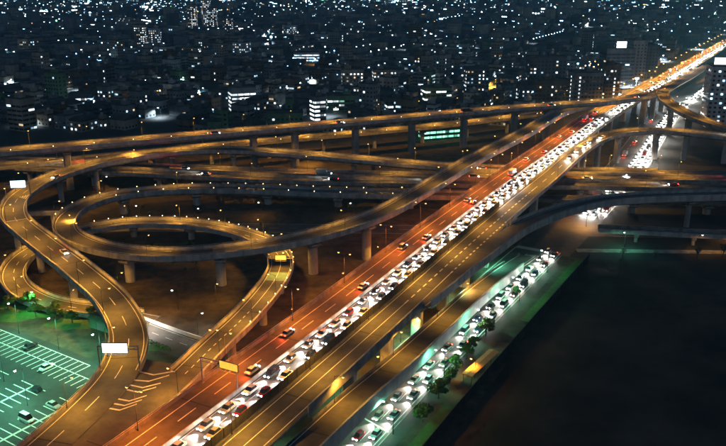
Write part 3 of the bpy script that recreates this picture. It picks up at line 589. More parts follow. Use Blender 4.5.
def car(loc, rz, kind, col, label, group, parts=True, lit=True, head=0, tail=0, pitch=0.0):
    nm = {'sedan': 'sedan_car', 'hatchback': 'small_car', 'van': 'van', 'lorry': 'box_lorry'}[kind]; (bm, one, _), (gm, wm, hm, tm, hoff, toff) = car_meshes(kind, col)
    if parts:
        o = thing(nm, loc, rz, label, 'car' if kind in ('sedan', 'hatchback') else ('van' if kind == 'van' else 'lorry'), group)
        link('body', bm, o); link('glazing', gm, o)
        for x, y in CAR[kind][3]: link('wheel', wm, o, (x, y, .31))
        for m in (hm if lit else hoff): link('headlight', m, o)
        for m in (tm if lit else toff): link('taillight', m, o)
    else: o = tag(link(nm, one, None, loc, rz), label, 'car' if kind in ('sedan', 'hatchback') else ('van' if kind == 'van' else 'lorry'), group)
    o.rotation_euler = (0, pitch, rz)
    if head: spot(o, (2.6 if kind != 'lorry' else 4.1, 0, .75), head * HP, HEAD, 84, .7, .15, (1, 0, -.3))
    if tail: spot(o, (-2.6 if kind != 'lorry' else -4.1, 0, .8), tail * TP, TAIL, 165, .8, .25, (-1, 0, -.12))
    return o
LANES = [  # path, offset, from y, to y, spacing, direction, wording, power of lamps
    (A, 9.95, 118, 505, 6.6, -1, 'main viaduct oncoming inner lane', 1400), (A, 13.3, 118, 505, 8.6, -1, 'main viaduct oncoming outer lane', 1200),
    (A, 1.65, 120, 505, 75, 1, 'main viaduct receding outer lane', 260), (A, 4.95, 120, 505, 60, 1, 'main viaduct receding inner lane', 260),
    (K, 0.1, 140, 292, 9, -1, 'street lane next to the central reserve', 800), (K, 3.3, 140, 292, 9, -1, 'outer oncoming lane of the street', 800),
    (K, -0.9, 335, 640, 8, -1, 'inner street lane beyond the junction', 1200), (K, 2.7, 335, 640, 7.5, -1, 'middle street lane beyond the junction', 1200), (K, 6.2, 335, 640, 8, -1, 'kerb lane beyond the junction', 1200),
    (K, -8, 335, 640, 40, 1, 'receding lane beyond the junction', 200),
    (D, -1.9, 160, 400, 110, 1, 'golden outer ramp', 200),
    (Rr, 0, 380, 430, 13, -1, 'right flyover bend', 1400), (B1, 2, 340, 420, 60, 1, 'rear crosswise expressway carriageway', 500), (B2, -2, 330, 420, 55, -1, 'front crosswise expressway carriageway', 700), (C1, 2, 380, 540, 75, 1, 'topmost flyover', 500),
    (A, 9.95, 515, 1500, 10, -1, 'far oncoming inner lane', 1300), (A, 13.3, 515, 1500, 10, -1, 'far oncoming outer lane', 1300), (A, 1.65, 515, 1300, 40, 1, 'far receding outer lane', 300), (A, 4.95, 515, 1300, 36, 1, 'far receding inner lane', 300),
    (K, 2.7, 650, 1400, 12, -1, 'far street', 2600), (K, 6.2, 650, 1400, 14, -1, 'far street kerb lane', 2600)]
todo = []
for P, off, y0, y1, gap, sgn, word, pw in LANES:
    t = 0.0; k = 0
    ys = P.q[:, 1]; ok = P.S[(ys > y0) & (ys < y1) & (np.abs(P.q[:, 0]) < 0.47 * P.q[:, 1] + 16)]
    if not len(ok): continue
    t = ok[0]
    while t < ok[-1]:
        p = P.at(t, off); 
        if y0 < p.y < y1 and abs(p.x) < .47 * p.y + 14:
            sl = (P.at(t + 2).z - P.at(t - 2).z) / 4
            todo.append((p.length, p, P.ang(t) + (0 if sgn > 0 else math.pi), sgn, word, k, pw, sl, P)); k += 1
        t += gap * random.uniform(.82, 1.25) + (1.5 if gap < 12 else 0)
todo.sort(key=lambda q: q[0]); farcar = MB(); farn = 0
for i, (dist, p, rz, sgn, word, k, pw, sl, P) in enumerate(todo):
    kind = random.choices(('sedan', 'hatchback', 'van', 'lorry'), (46, 24, 22, 8) if dist > 330 else (56, 34, 10, 0))[0]; col = random.choices(CARPAINT, (40, 24, 14, 8, 6, 8))[0]
    dz = .032 if P is not K else .016
    if i < 285:
        car((p.x, p.y, p.z + dz), rz, kind, col, '%s %s in the %s, %s from near end' % (col, {'sedan': 'car', 'hatchback': 'small car', 'van': 'van', 'lorry': 'box lorry'}[kind], word, nth(k)), 'traffic on the roads',
            parts=i < 150, head=pw if sgn < 0 else 0, tail=pw if sgn > 0 else 0, pitch=-math.atan(sl) * sgn)
    else:
        c, s = math.cos(rz), math.sin(rz); one = car_meshes(kind, col)[0][2]; o0 = farcar.n
        farcar.v += [(p.x + c * x - s * y, p.y + s * x + c * y, p.z + dz + z) for x, y, z in one.v]; farcar.f += [tuple(q + o0 for q in f) for f in one.f]
        farcar.m += [(5 if (col in ('black', 'blue', 'red') and m == 0) else m) for m in one.m]; farcar.n += len(one.v); farn += 1
FT = tag(farcar.build('distant_traffic', ['car_white', 'glass_dark', 'headlight_lens', 'taillight_lens', 'rubber', 'car_black']), 'mass of distant vehicles with lights on along the far road', 'traffic', kind='stuff')
for i, (dist, p, rz, sgn, word, k, pw, sl, P) in enumerate(todo[285:]):
    if i % 3 == 0:
        v = Vector((math.cos(rz), math.sin(rz), 0)) * (1 if sgn < 0 else -1)
        spot(FT, p + v * 2.7 + Vector((0, 0, .8)), pw * 3 * HP, HEAD if sgn < 0 else TAIL, 110, .8, .3, (v.x, v.y, -.2))

# ------------------------------------------------------------------ car park at the lower left
cp = tag(link('car_park', None), 'green-lit open car park with white painted bays beside the outer ramp', 'car park')
O = Vector((-116, 222, 0)); e1 = Vector((math.cos(R(-33)), math.sin(R(-33)), 0)); e2 = Vector((-math.cos(R(57)), -math.sin(R(57)), 0))
def cpq(u, v, z): p = O + e1 * u + e2 * v; return (p.x, p.y, z)
mb = MB(); mb.add([cpq(-26, -1, .012), cpq(80, -1, .012), cpq(80, 100, .012), cpq(-26, 100, .012)], [(3, 2, 1, 0)]); mb.build('tarmac', 'asphalt_dark', cp)
def bay(u, v, du, dv):
    m = MB(); m.add([cpq(u, v, .018), cpq(u + du, v, .018), cpq(u + du, v + dv, .018), cpq(u, v + dv, .018)], [(3, 2, 1, 0)]); return m
bays = []
def bay_row(u0, v0, n, along, depth=5.0, wd=2.4, both=False):
    for i in range(n + 1):
        if along == 'u': bay(u0 + i * wd, v0, .28, depth).build('bay_line', 'paint_white', cp)
        else: bay(u0, v0 + i * wd, depth, .28).build('bay_line', 'paint_white', cp)
    if along == 'u': bay(u0, v0 + depth - .15 if both else v0 - .005, n * wd, .28).build('bay_line', 'paint_white', cp)
    else: bay(u0 + depth - .15 if both else u0 - .005, v0, .28, n * wd).build('bay_line', 'paint_white', cp)
bay_row(-14, 1.5, 26, 'u'); bay_row(-14, 6.7, 30, 'u')
for u0 in (8.0, 24.0, 40.0, 56.0):
    bay_row(u0, 17, 16, 'v', both=True); bay_row(u0 + 5.2, 17, 16, 'v')
for i, (u, v, rz, k, c) in enumerate(((58.6, 20.8, 0, 'sedan', 'silver'), (48.0, 18.3, math.pi, 'hatchback', 'black'), (58.4, 28.3, 0, 'van', 'white'), (40.0, 9.2, math.pi / 2, 'sedan', 'white'), (24.8, 3.9, math.pi / 2, 'sedan', 'black'), )):
    p = cpq(u, v, .014); car(p, R(-33) + rz, k, c, '%s %s parked in the car park, %s' % (c, {'sedan': 'saloon', 'hatchback': 'small car', 'van': 'van'}[k], ('highest in the row nearest the ramp', 'at the upper end of the middle row', 'in the row nearest the ramp', 'in the top row', 'at the left of the top row', 'on the near side of the middle row', 'lowest by the ramp')[i]), 'cars in the car park', lit=False)
for i, (u, v) in enumerate(((14, 0.2), (33, 0.2), (52, 0.2), (36.5, 20), (52.5, 24), (52.5, 42))):
    p = cpq(u, v, .014); lamp_post(p, R(57 + 180), 10.5, 1, 'green mercury lamp post in the car park, %s from the top row' % nth(i), 'car park lamps', power=5600, col=MERC, bulb='bulb_green', arm=1.5, name='car_park_lamp')
lw = tag(link('lawn', None), kind='structure')
def blob(name, c, rx, ry, z, mat, parent, seed):
    r = random.Random(seed); n = 22; mb = MB(); pts = [(c[0] + math.cos(k * 2 * math.pi / n) * rx * r.uniform(.8, 1.15), c[1] + math.sin(k * 2 * math.pi / n) * ry * r.uniform(.8, 1.15), z) for k in range(n)]
    mb.add(pts, [tuple(range(n))]); return mb.build(name, mat, parent)
blob('turf', (-111, 229, 0), 13, 6, .02, 'grass', lw, 3); blob('turf', (-90, 221, 0), 9, 4, .024, 'grass', lw, 4); blob('turf', (-62, 205, 0), 5, 2, .02, 'grass', lw, 5)
# curved-roof shed and low buildings beside the spiral
hut = thing('store_shed', (-79, 219, 0), R(-30), 'small green-roofed shed between the spiral ramp and the outer ramp', 'shed')
mb = MB(); mb.box(-4.5, 4.5, -3, 3, 0, 3.0); mb.build('wall', 'wall_green', hut)
mb = MB(); mb.loft([[(x, y, z) for y, z in ((-3.4, 2.95), (3.4, 2.95), (3.4, 3.15), (1.8, 3.9), (-1.8, 3.9), (-3.4, 3.15))] for x in (-4.9, 4.9)]); mb.build('roof', 'wall_green', hut)
mb = MB(); mb.tube((0.5, 0, 3.9), (0.5, 0, 4.5), .7, .6, 10); mb.build('roof_vent', 'galvanised', hut)
mb = MB(); mb.box(-1.2, 1.2, -3.06, -3.0, 0, 2.4); mb.build('door', 'galvanised', hut)
# walled service road below the outer ramp
sr = tag(link('service_road', None), kind='structure')
SR = Path([(-74, 222, 0), (-60, 212, 0), (-46, 203, 0), (-24, 192, 0), (-10, 180, 0)], 4); SR.clear = 3
mb = MB(); strip(mb, SR, -4, 7, .012); mb.build('carriageway', 'asphalt', sr); line(sr, 'edge_line', SR, -3.6, .018, .14); dashes(sr, SR, 0, 3, 3, .018, .14)
sw = tag(link('boundary_wall', None), 'low white boundary wall along the service road under the outer ramp', 'wall')
t = 2
while t < 36:
    mb = MB(); mb.loft(SR.sweep([(-4.6, 0), (-4.3, 0), (-4.3, 1.2), (-4.6, 1.2)], t + .02, t + 3.98, 2)); mb.build('wall_panel', 'stone_white', sw); t += 4
hd = tag(link('clipped_hedge', None), 'low green hedge along the service road beside the outer ramp', 'hedge')

# ------------------------------------------------------------------ plants
def leaf_cloud(mb, centres, n, size, seed):
    r = np.random.default_rng(seed)
    for (cx, cy, cz, rad) in centres:
        d = r.normal(size=(n, 3)); d /= np.linalg.norm(d, axis=1)[:, None]; p = np.array([cx, cy, cz]) + d * rad * r.uniform(.45, 1.05, (n, 1)) * np.array([1, 1, .8])
        a = r.normal(size=(n, 3)); a /= np.linalg.norm(a, axis=1)[:, None]; b = np.cross(a, d); b /= np.linalg.norm(b, axis=1)[:, None] + 1e-9
        s = size * r.uniform(.6, 1.4, (n, 1))
        for q, u, v in zip(p, a * s, b * s * .7): mb.add([q - u, q - v, q + u, q + v], [(0, 1, 2, 3)])
TREE = {}
def tree(loc, h, rad, mat, label, group, var, name='street_tree', bare=False):
    key = (mat, var, bare)
    if key not in TREE:
        r = random.Random(var * 17 + 3); tr = MB(); tr.tube((0, 0, 0), (.03, .02, .42), .035, .024, 8); cs = []
        for k in range(7):
            a = k * 2.4 + r.uniform(-.4, .4); rr = r.uniform(.14, .26); z = r.uniform(.42, .84)
            st = (.03, .02, r.uniform(.3, .42)); mid = (math.cos(a) * rr * .6, math.sin(a) * rr * .6, (st[2] + z) / 2 + .04); e = (math.cos(a) * rr, math.sin(a) * rr, z)
            tr.tube(st, mid, .016, .011, 5); tr.tube(mid, e, .011, .004, 5); cs.append((*e, r.uniform(.15, .23)))
            if bare:
                for q in range(5): f = [e[i] + r.uniform(-.12, .12) for i in range(3)]; tr.tube(mid, f, .006, .002, 4)
        cs += [(0.02, 0, .84, .17), (0, .03, .66, .2)]
        cr = MB(); leaf_cloud(cr, cs, 26 if bare else 240, .026 if bare else .036, var)
        TREE[key] = (tr.mesh('trunk', 'bark'), cr.mesh('crown', mat))
    o = thing(name, loc, random.uniform(0, 6), label, 'tree', group); tm, cm = TREE[key]
    a = link('trunk', tm, o); b = link('crown', cm, o); s = rad / .42
    a.scale = b.scale = (s, s, h); return o
for i, (x, y, h, rd, m, lb) in enumerate(((14.5, 165.5, 5.2, 2.9, 'leaf', 'round bright green tree nearest the foot of the picture on the verge'), (19.4, 176.5, 5.6, 3.0, 'leaf', 'bright green tree second from the foot of the picture on the verge'), (23.2, 184.5, 4.6, 2.3, 'leaf', 'dark tree beside the orange canopy near end'),
        (25.6, 190.5, 5.4, 2.4, 'leaf', 'dark leafy tree at the street side of the orange canopy'), (29.2, 197.5, 4.8, 2.2, 'leaf', 'dark tree at the middle of the verge'), (32.0, 203.5, 4.4, 2.0, 'leaf', 'small dark tree before the tawny tree'), (37.0, 212.5, 6.2, 2.9, 'leaf_dry', 'tawny rounded tree at the far end of the orange canopy'), (52, 243, 3.6, 1.5, 'leaf', 'small tree on the green verge near the junction'))):
    tree((x, y, .15), h, rd, m, lb, 'trees on the street verge', i % 4)
for i, (x, y, h) in enumerate(((128, 279.5, 5), (138, 280, 6.2), (142.5, 281, 5.4), (149, 279, 6), (100, 281, 4.2), (112, 279, 3.8))):
    tree((x, y, .01), h, h * .45, 'leaf_pale', '%s pale thin-leaved tree along the path behind the vacant lot, %s from the pier' % ('small' if h < 5 else 'lamp-lit', nth([4, 5, 0, 1, 2, 3].index(i))), 'trees along the path', i % 3, 'thin_tree', True)
for i, (x, y, h, rd) in enumerate(((-104, 226, 4.5, 2.6), (-97, 224.5, 5.2, 3.0), (-91, 222, 4.2, 2.5), (-115, 231, 5.5, 3.2), (-86, 226, 3.6, 2.2), (-122, 226, 4.8, 2.7), (-109, 233, 6, 3.2), (-99, 229.5, 4.2, 2.4))):
    tree((x, y, .02), h, rd, 'leaf', 'bushy green tree between car park and spiral ramp, %s from the shed' % nth(sorted(range(8), key=lambda q: -((-104, -97, -91, -115, -86, -122, -109, -99)[q])).index(i)), 'trees above the car park', i % 4, 'bushy_tree')
mb = MB(); leaf_cloud(mb, [(SR.at(t, 5.2).x, SR.at(t, 5.2).y, .6, .9) for t in np.arange(3, 26, .8)], 40, .16, 5); mb.build('foliage', 'leaf', hd)
mb = MB(); [mb.tube(SR.at(t, 5.2, 0), SR.at(t, 5.2, .8), .04, .02, 5) for t in np.arange(3, 26, 1.6)]; mb.build('stem', 'bark', hd)

# ------------------------------------------------------------------ small buildings beside the roads
cn = thing('bus_shelter_canopy', (32.2, 190.5, .15), R(56), 'long orange-lit pitched canopy roof between the verge trees and the dark fence', 'canopy')
mb = MB(); mb.loft([[(x, y, z) for y, z in ((-1.5, 2.7), (1.5, 2.7), (1.5, 2.82), (0, 3.15), (-1.5, 2.82))] for x in (-8.5, 8.5)]); mb.build('roof', 'canopy_orange', cn)
for x in (-8, -4, 0, 4, 8):
    for y in (-1.2, 1.2): m = MB(); m.tube((x, y, 0), (x, y, 2.72), .07, .07, 6); m.build('post', 'dark_metal', cn)
    m = MB(); m.box(x - .06, x + .06, -1.45, 1.45, 2.58, 2.7); m.build('rafter', 'dark_metal', cn)
p = (24, 193.5, 0.15); lamp_post((30.2, 187, .15), R(56 + 90), 5.2, 1, 'sodium lamp lighting the orange canopy on the verge', 'mercury lamps on the near street', power=900, col=GOLD, arm=.9, angle=130)
ld = thing('roadside_office', (-31.5, 187.5, 0), R(62), 'small flat-roofed hut with lit sign below the inner ramp beside the gantry', 'hut')
mb = MB(); mb.box(-3.6, 3.6, -1.7, 1.7, 0, 2.9); mb.build('wall', 'wall_beige', ld); mb = MB(); mb.box(-3.9, 3.9, -2, 2, 2.9, 3.15); mb.build('roof', 'concrete', ld)
mb = MB(); mb.box(-1, 1, -.3, .3, 3.15, 3.75); mb.build('roof_lamp_box', 'billboard', ld)
for x in (-2.4, 0, 2.4): mb = MB(); mb.box(x - .8, x + .8, -1.76, -1.7, 1, 2.2); mb.build('window', 'win_warm', ld)

# yard below the loops: parked lorries, a mesh fence, scrub
for i, (x, y, a, c) in enumerate(((-10, 232, 62, 'white'), (-6, 236, 62, 'silver'), (-22, 206, 60, 'white'), (-70, 286, 20, 'beige'), (-64, 283, 20, 'white'), (-14, 226, 62, 'blue'))):
    car((x, y, .01), R(a), 'lorry' if i % 2 == 0 else 'van', c, '%s %s parked on bare ground, %s' % (c, 'box lorry' if i % 2 == 0 else 'van', ('second from the loop pier', 'farthest along the viaduct', 'below the inner ramp', 'inside the big loop', 'inside the loop beside the beige one', 'nearest the loop pier')[i]), 'vehicles parked under the interchange', lit=False)
fn = tag(link('mesh_fence', None), 'mesh fence on posts along the foot of the main viaduct inside the interchange', 'fence')
for i in range(34):
    a, b = A.at(A.near(-40, 150) + i * 4, -6.5), A.at(A.near(-40, 150) + i * 4 + 4, -6.5)
    m = MB(); m.tube((a.x, a.y, 0), (a.x, a.y, 2.2), .05, .05, 6); m.build('fence_post', 'galvanised', fn)
    m = MB(); [m.bar((a.x, a.y, z), (b.x, b.y, z), .04, .04) for z in (.3, 1.2, 2.1)]; [m.bar((a.x + (b.x - a.x) * q / 8, a.y + (b.y - a.y) * q / 8, .3), (a.x + (b.x - a.x) * q / 8, a.y + (b.y - a.y) * q / 8, 2.1), .03, .03) for q in range(1, 8)]; m.build('fence_panel', 'galvanised', fn)
sc_ = MB(); r_ = random.Random(4); cs_ = []
for _ in range(70):
    x, y = r_.choice(((-60, 275), (-80, 290), (-10, 225), (-95, 250), (-30, 300), (10, 300), (-50, 322), (-100, 345)))
    cs_.append((x + r_.gauss(0, 9), y + r_.gauss(0, 6), .5, r_.uniform(.6, 1.7)))
leaf_cloud(sc_, cs_, 60, .2, 9); tag(sc_.build('undergrowth', 'leaf'), 'low dark scrub scattered over the bare ground under the ramps', 'scrub', kind='stuff')

# ------------------------------------------------------------------ the city
def facade_windows(mbs, w, d, h, style, lit, rg, pal, f0=1):
    """proud window frames on four sides; each lit pane is a face of its own"""
    fh = 3.1; nf = max(1, int((h - .8) / fh))
    for side in range(4):
        ln = w if side % 2 == 0 else d; n = max(1, int(ln / (3.0 if style != 'band' else 4.2)))
        stair = rg.integers(0, n) if style == 'apartment' and rg.random() < (.9 if lit > .2 else .3) else -1
        for i in range(n):
            colm = rg.random() < .12
            for f in range(nf):
                cx = -ln / 2 + (i + .5) * ln / n; z0 = .9 + f * fh; ww = {'band': ln / n * .44, 'apartment': .75, 'mixed': .8}[style]
                on = (rg.random() < lit) or (i == stair and rg.random() < .85) or (style == 'band' and rg.random() < lit * .6)
                if style == 'apartment' and i == stair: ww = .55
                hh = 1.35
                if side == 0: q = [(cx - ww, -d/2 - .05, z0), (cx + ww, -d/2 - .05, z0), (cx + ww, -d/2 - .05, z0 + hh), (cx - ww, -d/2 - .05, z0 + hh)]
                elif side == 1: q = [(w/2 + .05, cx - ww, z0), (w/2 + .05, cx + ww, z0), (w/2 + .05, cx + ww, z0 + hh), (w/2 + .05, cx - ww, z0 + hh)]
                elif side == 2: q = [(cx + ww, d/2 + .05, z0), (cx - ww, d/2 + .05, z0), (cx - ww, d/2 + .05, z0 + hh), (cx + ww, d/2 + .05, z0 + hh)]
                else: q = [(-w/2 - .05, cx + ww, z0), (-w/2 - .05, cx - ww, z0), (-w/2 - .05, cx - ww, z0 + hh), (-w/2 - .05, cx + ww, z0 + hh)]
                if on: mbs[0].add(q, [(0, 1, 2, 3)], int(rg.choice(len(pal), p=[.45, .3, .25] if len(pal) == 3 else None)) if i != stair else 1)
                else: mbs[1].add(q, [(0, 1, 2, 3)])
def building(loc, rz, w, d, h, wallc, style, lit, label, group=None, pal=('win_cool', 'win_white', 'win_warm'), roof='tank', name='apartment_building', seed=0, cat='building'):
    rg = np.random.default_rng(seed + 101); o = thing(name, loc, rz, label, cat, group)
    m = MB(); m.box(-w/2, w/2, -d/2, d/2, -.2, h); m.build('wall', 'wall_' + wallc, o)
    m = MB(); m.box(-w/2 - .12, w/2 + .12, -d/2 - .12, d/2 + .12, h + .003, h + .2)
    for a in ((-w/2 - .12, w/2 + .12, -d/2 - .12, -d/2 + .15), (-w/2 - .12, w/2 + .12, d/2 - .15, d/2 + .12), (-w/2 - .12, -w/2 + .15, -d/2 + .152, d/2 - .152), (w/2 - .15, w/2 + .12, -d/2 + .152, d/2 - .152)): m.box(*a, h + .203, h + 1.0)
    rf = m.build('roof', 'roof_felt', o)
    if roof == 'tank' and min(w, d) > 6:
        m = MB(); a, b = rg.uniform(-.25, .1) * w, rg.uniform(-.2, .1) * d; k = min(4, w * .3, d * .4); m.box(a - k*.5, a + k, b - k*.4, b + k*.6, h + .205, h + 3.0); m.build('stair_house', 'wall_' + wallc, rf)
        m = MB(); m.tube((a + k * .2, b, h + 3.0), (a + k * .2, b, h + 4.6), min(1.1, k * .33), min(1.1, k * .33), 10); m.build('water_tank', 'galvanised', rf)
    elif roof == 'gable':
        m = MB(); m.loft([[(-w/2 - .4, -d/2 - .4, h + 1.01), (-w/2 - .4, d/2 + .4, h + 1.01), (-w/2 - .4, 0, h + 1 + d * .22)], [(w/2 + .4, -d/2 - .4, h + 1.01), (w/2 + .4, d/2 + .4, h + 1.01), (w/2 + .4, 0, h + 1 + d * .22)]]); m.build('gable_roof', 'roof_felt', rf)
    if style == 'apartment' and h > 9:                              # access balconies, one slab to a floor
        m = MB()
        for f in range(1, int((h - .8) / 3.1) + 1): m.box(-w/2 + .3, w/2 - .3, -d/2 - 1.1, -d/2 - .001, f * 3.1 - .1, f * 3.1 + .08)
        m.build('balcony_slabs', 'concrete', o)['kind'] = 'stuff'
    W = (MB(), MB()); facade_windows(W, w, d, h, style, lit, rg, pal)
    if W[0].n: tag(W[0].build('lit_windows', list(pal), o), kind='stuff')
    if W[1].n: tag(W[1].build('dark_windows', 'glass_dark', o), kind='stuff')
    return o
def billboard(b, w, h0, bw, bh, y, mat='billboard', dx=0.0):
    m = MB(); m.box(dx - bw/2, dx + bw/2, y - .3, y, h0 + 1.4, h0 + 1.4 + bh); s = m.build('rooftop_sign', mat, b)
    m = MB()
    for x in (dx - bw * .4, dx, dx + bw * .4): m.bar((x, y - .15, h0), (x, y - .15, h0 + 1.41), .2, .2); m.bar((x, y + 1.6, h0), (x, y, h0 + 1.4 + bh * .6), .14, .14)
    m.build('sign_frame', 'galvanised', s)
GA = R(-28); FOOT = []
def lm(x, y, w, d, h, wallc, style, lit, label, rz=None, **kw):
    FOOT.append((x, y, max(w, d) * .75 + 3)); return building((x, y, 0), GA + .45 if rz is None else rz, w, d, h, wallc, style, lit, label, seed=len(FOOT), **kw)
lm(129, 620, 11, 14, 19, 'slate', 'apartment', .35, 'narrow blue-grey block with a bright column of windows behind the flyover', rz=.1)
lm(149, 624, 29, 13, 22, 'brown', 'apartment', .06, 'long dark brown apartment slab behind the flyover with few lit windows', rz=.1)
lm(180, 634, 24, 15, 27, 'grey', 'apartment', .05, 'tall dark apartment block with columns of stair lights before the far road', rz=.1)
lm(204, 650, 13, 14, 31, 'brown', 'apartment', .22, 'slim brown tower with many lit windows beside the far road fork', rz=.15)
lm(160, 690, 32, 14, 33, 'slate', 'mixed', .12, 'broad dark blue apartment house rising behind the brown slab', rz=.05)
b = lm(232, 722, 27, 16, 37, 'slate', 'band', .05, 'dark office block carrying a glaring white rooftop sign', rz=.1); billboard(b, 27, 37, 9, 5.5, -7)
lm(268, 778, 14, 18, 40, 'grey', 'mixed', .04, 'tall windowless-looking grey tower left of the orange road', rz=.1)
lm(290, 800, 13, 13, 33, 'slate', 'mixed', .1, 'dark slender block close to the orange road')
lm(225, 668, 22, 12, 9, 'white', 'band', .9, 'low white building blazing with light at the road fork', rz=.5, pal=('shopfront',), roof='flat', name='showroom')
lm(262, 716, 16, 12, 8, 'white', 'band', .9, 'second low white floodlit building along the orange road', rz=.5, pal=('shopfront',), roof='flat', name='showroom')
lm(245, 690, 14, 10, 7, 'white', 'band', .9, 'third low white floodlit building between the other two at the fork', rz=.5, pal=('shopfront',), roof='flat', name='showroom')
lm(52, 505, 30, 9, 7, 'green', 'band', .95, 'low hall glowing green under the flyover between its piers', rz=.35, pal=('win_tube_green',), roof='flat', name='workshop')
b = lm(254, 546, 26, 16, 42, 'white', 'mixed', .12, 'bluish office tower at the right edge with a cream rooftop sign', rz=-.15, pal=('win_cool', 'win_white')); billboard(b, 26, 42, 11, 4.5, -6, dx=-6.5)
lm(279, 582, 10, 12, 22, 'green', 'band', .3, 'greenish block at the right edge below the office tower', rz=-.1, pal=('win_cool', 'win_green'))
lm(-94, 606, 19, 14, 19, 'grey', 'band', .85, 'grey office with bright rows of white windows left of centre', rz=.35, pal=('win_white',))
lm(-99, 514, 9, 9, 9.5, 'green', 'mixed', .0, 'low pale green lit hall behind the flyover', rz=.1, roof='flat', name='plant_hall'); lm(-91.5, 513, 3.6, 5, 17, 'green', 'mixed', .0, 'pale green lift tower standing against the low hall', rz=.1, roof='flat', name='lift_tower')
lm(-54, 534, 25, 12, 12, 'green', 'mixed', .02, 'wide dim green building right behind the flyover', rz=.1, roof='flat', name='plant_hall'); lm(-52, 546, 5, 5, 19, 'green', 'mixed', .0, 'dim green stair tower rising behind the wide green building', rz=.1, roof='flat', name='lift_tower')
lm(-33, 566, 9, 10, 18, 'grey', 'band', .75, 'narrow block with stacked white windows beside the green building', rz=.4, pal=('win_white',))
lm(-15, 612, 27, 13, 12, 'green', 'band', .18, 'low greenish factory with a lit roof edge behind the flyover', rz=.1, pal=('win_green', 'win_white'))
lm(24, 585, 14, 12, 14, 'slate', 'band', .4, 'small dark office with white window stripes behind the rear viaduct', rz=.2, pal=('win_white', 'win_cool'))
lm(60, 640, 22, 14, 14, 'green', 'band', .35, 'low dim green office with three bright strips of windows', rz=.2, pal=('win_white',))
lm(100, 695, 20, 14, 23, 'slate', 'apartment', .4, 'blue-lit apartment block with two bright window columns', rz=.1)
lm(-10, 728, 20, 13, 18, 'beige', 'apartment', .4, 'mid-rise block speckled with warm windows in the middle distance', rz=.1, pal=('win_warm', 'win_white'))
lm(20, 735, 22, 13, 17, 'beige', 'apartment', .4, 'second mid-rise block with warm windows next to the first', rz=.1, pal=('win_warm', 'win_white'))
lm(-68, 955, 30, 14, 11, 'white', 'band', 1.0, 'wide low bright white hall standing alone in the dark middle distance', rz=.1, pal=('win_cool', 'win_white'), roof='flat', name='sports_hall')
lm(-231, 640, 18, 12, 9, 'slate', 'band', .7, 'low blue-lit building behind the left end of the flyover', rz=.2, pal=('win_cool', 'win_white'), roof='flat')
for i, (x, y, h) in enumerate(((-318, 1500, 44), (-298, 1530, 52), (-283, 1510, 38), (-330, 1185, 28), (-306, 1175, 24), (-236, 1400, 26))): lm(x, y, 15, 15, h, ('beige', 'white', 'grey')[i % 3], 'apartment', .45, '%s apartment tower in the distant cluster left of centre, %s from the left' % (('warm-lit', 'tall pale', 'grey')[i % 3], nth([1, 3, 4, 0, 2, 5][i])), group='distant tower cluster', pal=('win_warm', 'win_white', 'win_cool'))

# ordinary blocks: a street grid of lots that gets coarser with distance
rg = np.random.default_rng(5)
def road_clear(x, y, extra):
    for P, w in ((A, 24), (K, 22), (C1, 14), (C1b, 12), (C2, 10), (E, 9), (B1, 14)):
        if np.min((P.q[:, 0] - x) ** 2 + (P.q[:, 1] - y) ** 2) < (w + extra) ** 2: return False
    return True
LOTS = []
ca, sa = math.cos(GA), math.sin(GA)
def lots(y0, y1, cell, depth, hfun, keep, street):
    S = y1 * .62; n = int(S * 2 / cell) + 2
    U = np.arange(-n, n + 1)
    for iu in range(-int(2 * y1 / cell), int(2 * y1 / cell)):
        for iv in range(-int(2 * y1 / depth), int(2 * y1 / depth)):
            if iu % street == 0: continue
            u, v = iu * cell, iv * depth + (iv // 2) * 6
            x, y = u * ca - v * sa, u * sa + v * ca
            if not (y0 < y < y1 and abs(x) < .475 * y + 20): continue
            if rg.random() > keep: continue
            x += rg.uniform(-.1, .1) * cell; y += rg.uniform(-.1, .1) * depth; w, d = cell * rg.uniform(.55, .85), depth * rg.uniform(.55, .82)
            if y < 700 and y < 520 + max(0, 0): continue
            if y < 2600 and not road_clear(x, y, max(w, d) * .6): continue
            if any((x - a) ** 2 + (y - b) ** 2 < (r + max(w, d) * .55) ** 2 for a, b, r in FOOT): continue
            LOTS.append((x, y, w, d, hfun(y), y))
def hh(y):
    q = rg.random(); return rg.uniform(4.5, 8) if q < .7 else (rg.uniform(8, 13) if q < .955 else rg.uniform(13, 27))
lots(470, 1000, 19, 16, hh, .78, 5); lots(1000, 1900, 27, 23, hh, .75, 6); lots(1900, 3300, 36, 31, lambda y: hh(y) * 1.15, .8, 6); lots(3300, 6500, 95, 85, lambda y: hh(y) * 1.5, .8, 6)
